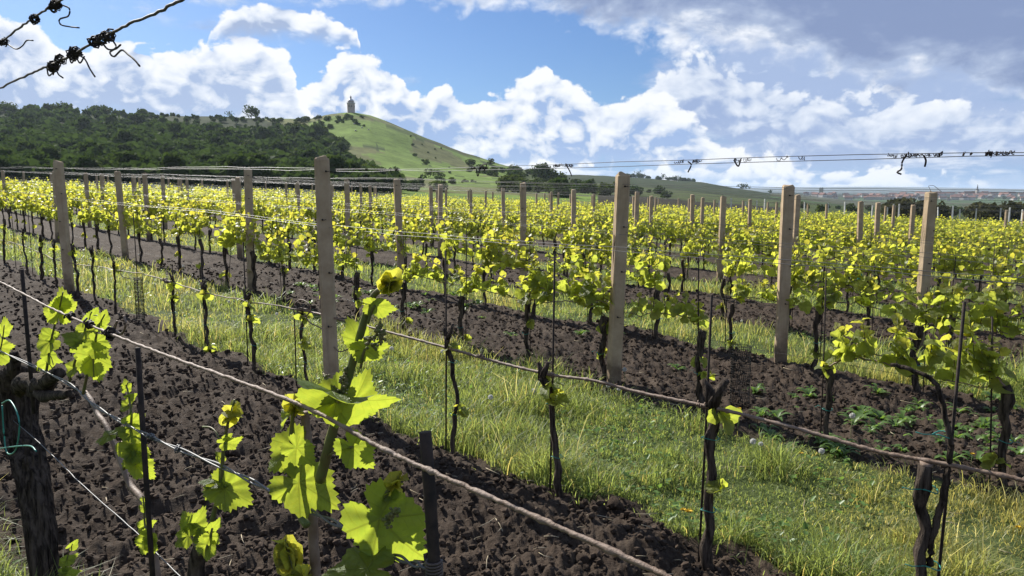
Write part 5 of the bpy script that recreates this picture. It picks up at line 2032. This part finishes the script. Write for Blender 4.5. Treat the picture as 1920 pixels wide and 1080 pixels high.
def dandelion(kind, label, group):
    root = bpy.data.objects.new('dandelion', None)
    COL.objects.link(root)
    h = .15
    link('stem', MB().add(*tube([(0, 0, 0), (.006, 0, h * .5), (0, 0, h)], .0018, 5)).mesh('stem', M['flower_stem']), root)
    mb = MB()
    if kind:
        r = np.random.default_rng(3)
        for v in ICO2[::1]:
            ax = v + .15 * r.standard_normal(3)
            mb.add((TINY[0] * .0075) @ rot_to(ax, v).T * (1, 1, 1) + v * .011 + (0, 0, h + .012), TINY[1])
        link('seed_head', mb.mesh('seed_head', M['fluff'], tint=True), root)
    else:
        for q in range(26):
            a = q * 2.4
            ax = np.array([math.cos(a), math.sin(a), .15 + .5 * (q % 3) / 2])
            mb.add((TINY[0] * .017 * (.45, 1, 1)) @ rot_to(ax, (0, 0, 1.0)).T + (0, 0, h), TINY[1])
        link('flower', mb.mesh('flower', M['petal']), root)
    tag(root, label, 'dandelion', group)
    return root


fl = [dandelion(1, 'dandelion with a white fluffy seed head standing in the grass', 'white dandelion seed heads'), dandelion(0, 'yellow dandelion flower open in the grass', 'yellow dandelion flowers')]
tf = [tree_of(q) for q in fl]
white = [(205, 480), (215, 487), (230, 490), (245, 494), (150, 480), (168, 490), (262, 470), (1170, 718), (1595, 812), (1140, 740), (1410, 850), (1538, 870), (735, 660), (830, 665), (1425, 845), (800, 650), (560, 600), (520, 590), (1000, 745), (1160, 742), (920, 760), (430, 560), (470, 565), (1390, 600), (345, 500)]
yell = [(1384, 790), (1905, 1012), (1820, 870), (1290, 995), (1280, 980), (1500, 868), (1384, 795)]
for k, sp_ in ((0, white), (1, yell)):
    for i, (px, py) in enumerate(sp_):
        p = on_land(px, py + 22)
        L = (p[0], p[1], float(top(p[0], p[1])) - .02)
        s = .8 + .35 * gr.random()
        if i == 0:
            fl[k].location = L
        else:
            dup(fl[k], L, gr.random() * 6, s, tf[k])

# ---------------------------------------------------------------- trees and bushes on the hill
hr = np.random.default_rng(66)


def crown(r, w, h, n, leaf, lobes=7, z0=0.25, tintk=1.0):
    """Leaf clumps spread through several rounded masses; returns V, F, tint."""
    cs = []
    for _ in range(lobes):
        a, q = r.random() * 6.28, r.random() ** .6
        cs.append((w * .5 * q * .75 * math.cos(a), w * .5 * q * .75 * math.sin(a), h * (z0 + (1 - z0) * (.15 + .75 * r.random()) * (1 - .35 * q)), .22 + .2 * r.random()))
    V, F, T, m = [], [], [], 0
    for _ in range(n):
        c = cs[r.integers(lobes)]
        v = r.standard_normal(3)
        v /= np.linalg.norm(v)
        q = (0.55 + .5 * r.random())
        p = np.array(c[:3]) + v * q * c[3] * np.array([w, w, h * .85])
        p[2] = max(p[2], h * .04)
        s = leaf * (.6 + .8 * r.random())
        R3 = rot_to(r.standard_normal(3), v + .7 * r.standard_normal(3))
        k = 4
        qd = np.array([(-.5, -.4, 0), (.45, -.5, .12), (.5, .5, -.05), (-.05, .75, .12), (-.5, .35, 0)]) * s
        V.append(qd @ R3.T + p)
        F.append(np.array([(0, 1, 2), (0, 2, 3), (0, 3, 4)]) + m)
        kk = (.75 + .5 * r.random()) * tintk
        T.append(np.full((5, 3), kk))
        m += 5
    return np.concatenate(V), np.concatenate(F), np.concatenate(T)


def forest_tree(r, w, h, n, leaf, lobes=7, name='deciduous_tree', lm='tree'):
    V, F, T = crown(r, w, h, n, leaf, lobes)
    mb = MB().add(V, F, 0, tint=T)
    mb.add(*tube([(0, 0, -1), (0, 0, h * .3), (.1, 0, h * .6)], [.03 * h, .022 * h, .01 * h], 5), 1)
    return mb.mesh(name, [M[lm], M['bark']], tint=True)


M['tree_light'] = leaf_material('light_tree_leaf', (0.07, 0.0945, 0.0245), (0.084, 0.112, 0.021), vein=False, share=.3, vary=.3, gloss=.8, spec=.03)
M['tree_olive'] = leaf_material('olive_tree_leaf', (0.0805, 0.0735, 0.0315), (0.07, 0.07, 0.021), vein=False, share=.3, vary=.3, gloss=.8, spec=.03)
FT = [forest_tree(np.random.default_rng(500 + k), (6.5, 7.5, 6, 8, 7, 5.5)[k], (6.5, 7.5, 6.0, 7, 8.5, 5)[k], 420, 1.0) for k in range(6)]
FTL = [forest_tree(np.random.default_rng(540 + k), (6.5, 7, 6, 7.5, 6.5, 5.5)[k], (5.5, 6.5, 6.0, 6, 7, 5)[k], 420, 1.0, lm='tree_light') for k in range(6)]
LOWF = [crown(np.random.default_rng(520 + k), 6, 5.0, 60, 2.0, 6) for k in range(5)]
spots = []
while len(spots) < 2300:
    yf = 165 * math.exp(hr.random() * math.log(590 / 165))
    px = -140 + 880 * hr.random()
    if not wooded(px + 25 * (hr.random() - .5), yf):
        continue
    p = at_range(px, yf)
    # thinner scrub where the wood gives way to meadow
    spots.append((px, yf, p))
vis = []
for px, yf, p in spots:
    vis.append((see((p[0], p[1], p[2] + 5))[1], px, yf, p))
ind = [v for v in vis]
order = hr.permutation(len(vis))
n_ind = 0
mb = MB()
LAB = {'dark': 'dark green tree in the close wood on the shaded hillside left of the tower'}
for q in order:
    py, px, yf, p = vis[q]
    s = .75 + .6 * hr.random()
    s *= np.interp(yf, [165, 300, 600], [.62, .9, 1.0])
    if yf > 500:
        s *= np.interp(px, [150, 300, 600], [1.0, .55, .4])
    if n_ind < 290 and -60 < px:
        light = hr.random() < np.interp(px, [380, 620], [.05, .45])
        o = link('deciduous_tree', (FTL if light else FT)[hr.integers(6)], None, tuple(p), (0, 0, hr.random() * 6.28), (s, s, s * (.85 + .3 * hr.random())))
        tag(o, LAB['dark'], 'tree', 'trees of the wood on the hillside')
        n_ind += 1
    else:
        V, F, T = LOWF[hr.integers(5)]
        a = hr.random() * 6.28
        c, sn = math.cos(a), math.sin(a)
        W = V * s
        mb.add(np.stack([W[:, 0] * c - W[:, 1] * sn + p[0], W[:, 0] * sn + W[:, 1] * c + p[1], W[:, 2] + p[2]], -1), F, 0, tint=T * (.8 + .5 * hr.random()))
o = link('hillside_wood', mb.mesh('hillside_wood', M['tree'], tint=True))
tag(o, 'close dark green wood covering the hillside left of the tower', 'wood', None, 'stuff')

def real_tree(px, yf, w, h, words, leafm='tree', n=420, leaf=.6, kind='deciduous_tree', seed=1, bare=False, grp=None, cat='tree', trunk=True, sink=0.0):
    r = np.random.default_rng(seed)
    p = at_range(px, yf)
    root = link(kind, None, None, (p[0], p[1], p[2] - sink))
    tag(root, words, cat, grp)
    V, F, T = crown(r, w, h, n, leaf, 9, .22 if trunk else .05)
    link('crown', MB().add(V, F, 0, tint=T).mesh('crown', M[leafm], tint=True), root)
    mb = MB()
    mb.add(*tube([(0, 0, -.8), (.02 * h, 0, h * .25), (0, .01 * h, h * .55), (.03 * h, 0, h * .85)], [.030 * h, .022 * h, .013 * h, .004 * h], 6))
    for _ in range(7):
        z = h * (.25 + .45 * r.random())
        a = r.random() * 6.28
        L = w * (.25 + .2 * r.random())
        mb.add(*tube([(0, 0, z), (L * .5 * math.cos(a), L * .5 * math.sin(a), z + .10 * h), (L * math.cos(a), L * math.sin(a), z + .24 * h)], [.010 * h, .006 * h, .002 * h], 4))
    link('trunk', mb.mesh('trunk', M['bark']), root)
    return root


real_tree(481, 592, 12, 11, 'tall dark tree alone on the hilltop skyline left of the tower', n=520, leaf=.9, seed=11)
real_tree(441, 596, 6, 6, 'small thin tree on the hilltop skyline left of the tall dark one', n=70, leaf=.6, seed=12)
real_tree(280, 590, 8, 6.5, 'rounded tree on the wood skyline above the third post', n=300, leaf=.9, seed=13)
real_tree(135, 590, 16, 9, 'broad crown on the wood skyline at left, highest there', n=520, leaf=1.1, seed=14)
real_tree(210, 590, 20, 8, 'wide low crown on the wood skyline right of the broad one', n=520, leaf=1.1, seed=15)
real_tree(30, 588, 14, 7.5, 'flat crown on the wood skyline at the left edge', n=420, leaf=1.0, seed=16)
real_tree(522, 238, 9, 6.5, 'pale yellow-green tree at the foot of the dark wood', 'tree_light', 520, .55, seed=17)
real_tree(1012, 430, 10, 13, 'dark dense tree at the foot of the green hill, left of a pair', n=620, leaf=.8, seed=18)
real_tree(1030, 425, 10, 10, 'dark dense tree at the foot of the green hill, middle of a clump', n=520, leaf=.8, seed=19)
real_tree(1052, 425, 12, 9, 'dark bushy tree at the foot of the green hill, right of the clump', n=520, leaf=.8, seed=20)
real_tree(960, 500, 8, 7, 'olive tree at the end of the green slope just left of the dark clump', n=260, leaf=.7, seed=21)
for i, (px, w, h, b) in enumerate(((1195, 17, 13, 60), (1240, 10, 11, 50), (1265, 15, 10, 45))):
    real_tree(px, 1195, w, h, ('thin spreading tree on the far ridge right of the leaning post', 'thin upright tree on the far ridge, middle of three', 'thin domed tree on the far ridge, rightmost of three')[i], n=110, leaf=.9, seed=30 + i)
real_tree(1391, 1150, 16, 9, 'round tree alone on the descending ridge right of centre', n=260, leaf=1.2, seed=34)
real_tree(1440, 1150, 6, 5, 'tiny tree on the descending ridge, right of the round one', n=80, leaf=1.0, seed=35)
# bushes of the meadow slope
bushes = [(745, 345, 4, 4, 'single dark bush low on the green slope', 'tree'), (790, 240, 3, 3.4, 'thorny bush at the foot of the green slope right of the tallest post', 'tree'), (805, 360, 6, 4.5, 'large light bush half way up the green slope, left of two', 'tree_light'),
          (826, 362, 6, 5, 'large light bush half way up the green slope, right of two', 'tree_light'), (848, 300, 3.4, 3, 'small bush right of the thorny one on the slope foot', 'tree_light'), (665, 560, 5, 2.5, 'low dark bush just below the tower', 'tree')]
for i, (px, yf, w, h, words, lm) in enumerate(bushes):
    real_tree(px, yf, w, h, words, lm, 240, .45, 'bush', 40 + i, cat='bush', trunk=False)
BM = []
for k in range(4):
    V, F, T = crown(np.random.default_rng(560 + k), 5, 3.6, 260, .6, 7, .05)
    BM.append([MB().add(V, F, 0, tint=T).mesh('bush', M[m_], tint=True) for m_ in ('tree', 'tree_light', 'tree_olive')])
for i in range(78):                                       # scrub at the slope foot and under the far ridge
    px = 700 + 560 * hr.random() if i < 60 else 640 + 120 * hr.random()
    yf = 260 + 260 * hr.random() if px > 880 else 180 + 120 * hr.random()
    if 760 < px < 880 and yf > 200:
        px += 180
    p = at_range(px, yf)
    s = (.55 + .7 * hr.random()) * (1.25 if px > 900 else .8)
    o = link('bush', BM[hr.integers(4)][0 if hr.random() < .5 else 1], None, tuple(p), (0, 0, hr.random() * 6), s)
    tag(o, 'green bush in the scrub along the foot of the hill', 'bush', 'scrub along the foot of the hill')
for i in range(26):
    px = 880 + 160 * hr.random()
    yf = 420 + 140 * hr.random()
    p = at_range(px, yf)
    o = link('bush', BM[hr.integers(4)][1 if hr.random() < .6 else 0], None, tuple(p), (0, 0, hr.random() * 6), .5 + .9 * hr.random())
    tag(o, 'small bush dotted on the right-hand end of the green slope', 'bush', 'bushes dotted on the slope end')
for i in range(60):                                       # scattered up in the gully below the summit
    yf = 440 + 140 * hr.random()
    px = np.interp(yf, [470, 580], [630, 545]) + 22 * hr.standard_normal()
    p = at_range(px, yf)
    o = link('bush', BM[hr.integers(4)][0 if hr.random() < .6 else 1], None, tuple(p), (0, 0, hr.random() * 6), .5 + .7 * hr.random())
    tag(o, 'bush on the edge between dark wood and green slope below the tower', 'bush', 'bushes at the wood edge below the tower')
for i in range(46):                                       # the copse along the far ridge
    px = 1168 + 130 * hr.random()
    p = at_range(px, 1190 + 12 * hr.random())
    o = link('bush', BM[hr.integers(4)][0], None, tuple(p), (0, 0, hr.random() * 6), .9 + .9 * hr.random())
    tag(o, 'dark low tree in the line along the far ridge', 'tree', 'line of low trees on the far ridge')
for i in range(34):                                       # brown thicket beyond the vineyard at right
    px = hr.choice([1660 + 110 * hr.random(), 1830 + 110 * hr.random()])
    yf = 170 + 60 * hr.random()
    p = at_range(px, yf)
    o = link('bush', BM[hr.integers(4)][2], None, tuple(p), (0, 0, hr.random() * 6), .85 + .55 * hr.random())
    tag(o, 'brownish budding bush in the thicket beyond the vineyard at right', 'bush', 'brown thicket beyond the vineyard')
for i in range(40):
    px = 1500 + 430 * hr.random()
    yf = 240 + 320 * hr.random()
    p = at_range(px, yf)
    o = link('bush', BM[hr.integers(4)][hr.integers(3)], None, tuple(p), (0, 0, hr.random() * 6), .5 + .5 * hr.random())
    tag(o, 'low bush in the hedges of the far fields at right', 'bush', 'hedge bushes of the far fields')
for i in range(26):                                       # the dark hollow just under the summit
    px = 600 + 90 * hr.random()
    p = at_range(px, 535 + 35 * hr.random())
    o = link('bush', BM[hr.integers(4)][0], None, tuple(p), (0, 0, hr.random() * 6), .35 + .45 * hr.random())
    tag(o, 'dark scrub bush in the hollow just under the tower', 'bush', 'scrub in the hollow under the tower')
for i in range(30):
    yf = 300 + 250 * hr.random()
    px = np.interp(yf, [300, 550], [800, 760]) + 90 * hr.random() * np.interp(yf, [300, 550], [1.2, .8])
    p = at_range(px, yf)
    o = link('bush', BM[hr.integers(4)][int(hr.random() < .5)], None, tuple(p), (0, 0, hr.random() * 6), .22 + .4 * hr.random() ** 2)
    tag(o, 'tiny bush scattered over the open green slope', 'bush', 'tiny bushes of the open slope')
# pale rocks on the slope
M['rock'] = mottled('pale_rock', (0.315, 0.301, 0.266), (0.42, 0.406, 0.364), 3, .9)
for i, (px, py) in enumerate(((664, 233), (679, 240), (691, 244), (667, 246), (838, 262), (852, 268))):
    p = on_land(px, py, 100)
    W, F = clod(np.random.default_rng(800 + i), False)
    o = link('pale_rock', MB().add(W, F).mesh('pale_rock', M['rock']), None, tuple(p + (0, 0, .3)), (0, 0, i), 1.0)
    tag(o, ['topmost pale rock below the tower', 'pale rock on the upper slope, second below the tower', 'pale rock on the upper slope, rightmost of the group', 'pale rock on the upper slope, lowest of the group', 'pale rock on the right ridge, upper of two', 'pale rock on the right ridge, lower of two'][i] + ' on green grass', 'rock')

# ---------------------------------------------------------------- the lookout tower on the summit
TP = at_range(665, 598)
tw = link('lookout_tower', None, None, (TP[0], TP[1], TP[2] - .6))
tag(tw, 'round brick tower with a pale domed cap standing alone on the hilltop', 'tower')
M['brick'] = mottled('tower_brick', (0.36, 0.28, 0.235), (0.46, 0.38, 0.33), 1.2, .9)
M['tower_cap'] = mat('zinc_dome', (0.434, 0.434, 0.434), .45, .5)[0]
M['dark_metal'] = mat('dark_metal', (0.03, 0.03, 0.035), .5)[0]
link('wall', MB().add(*lathe([(3.2, -1), (3.15, 0), (3.0, .2), (3.0, 7.3)], 28)).mesh('wall', M['brick']), tw)
link('cornice', MB().add(*lathe([(3.0, 7.2), (3.35, 7.35), (3.4, 7.8), (3.1, 7.85), (2.2, 7.9)], 28)).mesh('cornice', M['tower_cap']), tw)
link('lantern_wall', MB().add(*lathe([(2.25, 7.85), (2.25, 8.8), (2.5, 8.85), (2.5, 9.05)], 28)).mesh('lantern_wall', M['brick']), tw)
link('dome', MB().add(*lathe([(2.5, 9.0), (2.3, 9.7), (1.7, 10.4), (.9, 10.8), (.3, 10.9)], 28)).mesh('dome', M['tower_cap']), tw)
link('finial', MB().add(*lathe([(.55, 10.8), (.55, 12.0), (.75, 12.1), (.45, 12.8), (.1, 13.1), (.08, 13.9)], 12)).mesh('finial', M['dark_metal']), tw)
rail = MB()
for a in np.linspace(0, 6.28, 25)[:-1]:
    rail.add(*tube([(3.25 * math.cos(a), 3.25 * math.sin(a), 7.8), (3.25 * math.cos(a), 3.25 * math.sin(a), 8.8)], .03, 4))
ring = np.stack([3.25 * np.cos(np.linspace(0, 6.3, 33)), 3.25 * np.sin(np.linspace(0, 6.3, 33)), np.full(33, 8.8)], -1)
rail.add(*tube(ring, .04, 4))
link('railing', rail.mesh('railing', M['tower_cap']), tw)
for a in (-1.9, -1.2, -.3):
    V, F = box((-.35, -.12, 0), (.35, .12, 1.5))
    o = link('window', MB().add(V, F).mesh('window', M['dark_metal']), tw, (2.97 * math.cos(a), 2.97 * math.sin(a), 4.2), (0, 0, a + math.pi / 2))

# ---------------------------------------------------------------- white posts of the vineyard beyond
PP = MB().add(*box((-.06, -.06, -.3), (.06, .06, 2.1))).mesh('pale_post', M['pale_concrete'], smooth=False)
for i, (px, yf) in enumerate([(1316, 92), (1368, 88), (1416, 96), (1431, 84), (1464, 100), (1506, 92), (1550, 90), (1581, 76), (1632, 96), (1660, 104), (1672, 80), (1682, 78), (1712, 86), (1756, 88), (1782, 74), (1796, 96), (1826, 88), (1872, 76), (1888, 70), (1912, 80), (1346, 104), (1395, 108)]):
    p = at_range(px, yf)
    o = link('pale_post', PP, None, tuple(p), (0.02 * hr.standard_normal(), 0.02 * hr.standard_normal(), hr.random()))
    tag(o, 'thin pale post standing in the farther vineyard before the brown thicket', 'post', 'pale posts of the farther vineyard')

# ---------------------------------------------------------------- the town on the plain
M['house'] = mottled('house_plaster', (0.294, 0.266, 0.238), (0.434, 0.406, 0.378), .02, .9)
M['roof'] = mottled('tiled_roof', (0.154, 0.07, 0.049), (0.21, 0.105, 0.077), .02, .9)
M['white_wall'] = mat('white_wall', (0.525, 0.518, 0.504), .9)[0]


def house_mesh(w, l, h, rh, wall):
    V, F = box((-w / 2, -l / 2, -2), (w / 2, l / 2, h))
    mb = MB().add(V, F, 0)
    e = .5
    R = np.array([(-w / 2 - e, -l / 2 - e, h), (w / 2 + e, -l / 2 - e, h), (w / 2 + e, l / 2 + e, h), (-w / 2 - e, l / 2 + e, h), (0, -l / 2 - e, h + rh), (0, l / 2 + e, h + rh)])
    R[:, 2] += .02
    mb.add(R, [np.array([(0, 3, 5, 4), (1, 4, 5, 2)]), np.array([(0, 4, 1), (3, 2, 5)])], 1)
    return mb.mesh('house', [wall, M['roof']], smooth=False)


HM = [house_mesh(9, 13, 5, 4, M['house']), house_mesh(11, 18, 6, 5, M['house']), house_mesh(8, 10, 4, 4, M['white_wall']), house_mesh(14, 30, 7, 4, M['house'])]
for i in range(150):
    px = 1480 + 470 * hr.random()
    yf = 2150 + 750 * hr.random()
    if px < 1600 and hr.random() < .4:
        continue
    p = at_range(px, yf)
    o = link('house', HM[hr.choice([0, 0, 1, 1, 2, 3])], None, tuple(p), (0, 0, hr.random() * 3), 1.0 + .4 * hr.random())
    tag(o, 'tiny pale house with a red roof in the distant town at right', 'house', 'houses of the distant town')
for px, words in ((1695, 'white building with bright gable in the town, left of the church'), (1703, 'smaller white building right beside the bright gabled one'), (1538, 'small white building at the left end of the town')):
    p = at_range(px, 2250)
    tag(link('house', HM[2], None, tuple(p), (0, 0, .3), 1.9), words, 'house')
cp = at_range(1825, 2450)
ch = link('church', None, None, tuple(cp))
tag(ch, 'church with a tall pointed spire rising over the distant town', 'church')
V, F = box((-4, -4, -2), (4, 4, 24))
link('tower', MB().add(V, F).mesh('tower', M['house'], smooth=False), ch)
link('spire', MB().add(*lathe([(4.6, 24), (3.2, 28), (2.2, 30), (2.0, 33), (.1, 44)], 8)).mesh('spire', M['dark_metal'], smooth=False), ch)
link('nave', house_mesh(14, 38, 12, 9, M['house']), ch, (-14, 12, 0), (0, 0, 1.2))
for i in range(24):
    px = 1470 + 480 * hr.random()
    p = at_range(px, 2050 + 1000 * hr.random())
    o = link('town_tree', FT[hr.integers(6)], None, tuple(p), (0, 0, hr.random() * 6), 1.0 + 1.1 * hr.random())
    tag(o, 'dark tree among the houses of the distant town', 'tree', 'trees of the distant town')
for px in (1533, 1537):
    p = at_range(px, 2900)
    o = link('poplar_tree', FT[4], None, tuple(p), (0, 0, px), (1.0, 1.0, 3.2))
    tag(o, 'one of two slim tall trees side by side on the town skyline', 'tree', 'twin slim trees of the town')

# ---------------------------------------------------------------- air
hz = bpy.data.materials.new('haze_air')
hz.use_nodes = True
nt_ = hz.node_tree
nt_.nodes.clear()
ho = nt_.nodes.new('ShaderNodeOutputMaterial')
hv = nt_.nodes.new('ShaderNodeVolumePrincipled')
hv.inputs['Color'].default_value = (0.72, 0.84, 1.0, 1)
hv.inputs['Density'].default_value = 0.00007
hv.inputs['Anisotropy'].default_value = 0.2
nt_.links.new(hv.outputs[0], ho.inputs['Volume'])
V, F = box((-14200, -14200, -70), (14200, 14200, 128))
hb = link('haze', MB().add(V, F).mesh('haze', hz, smooth=False))
tag(hb, 'thin blue air between the eye and the far hills', 'haze', None, 'stuff')
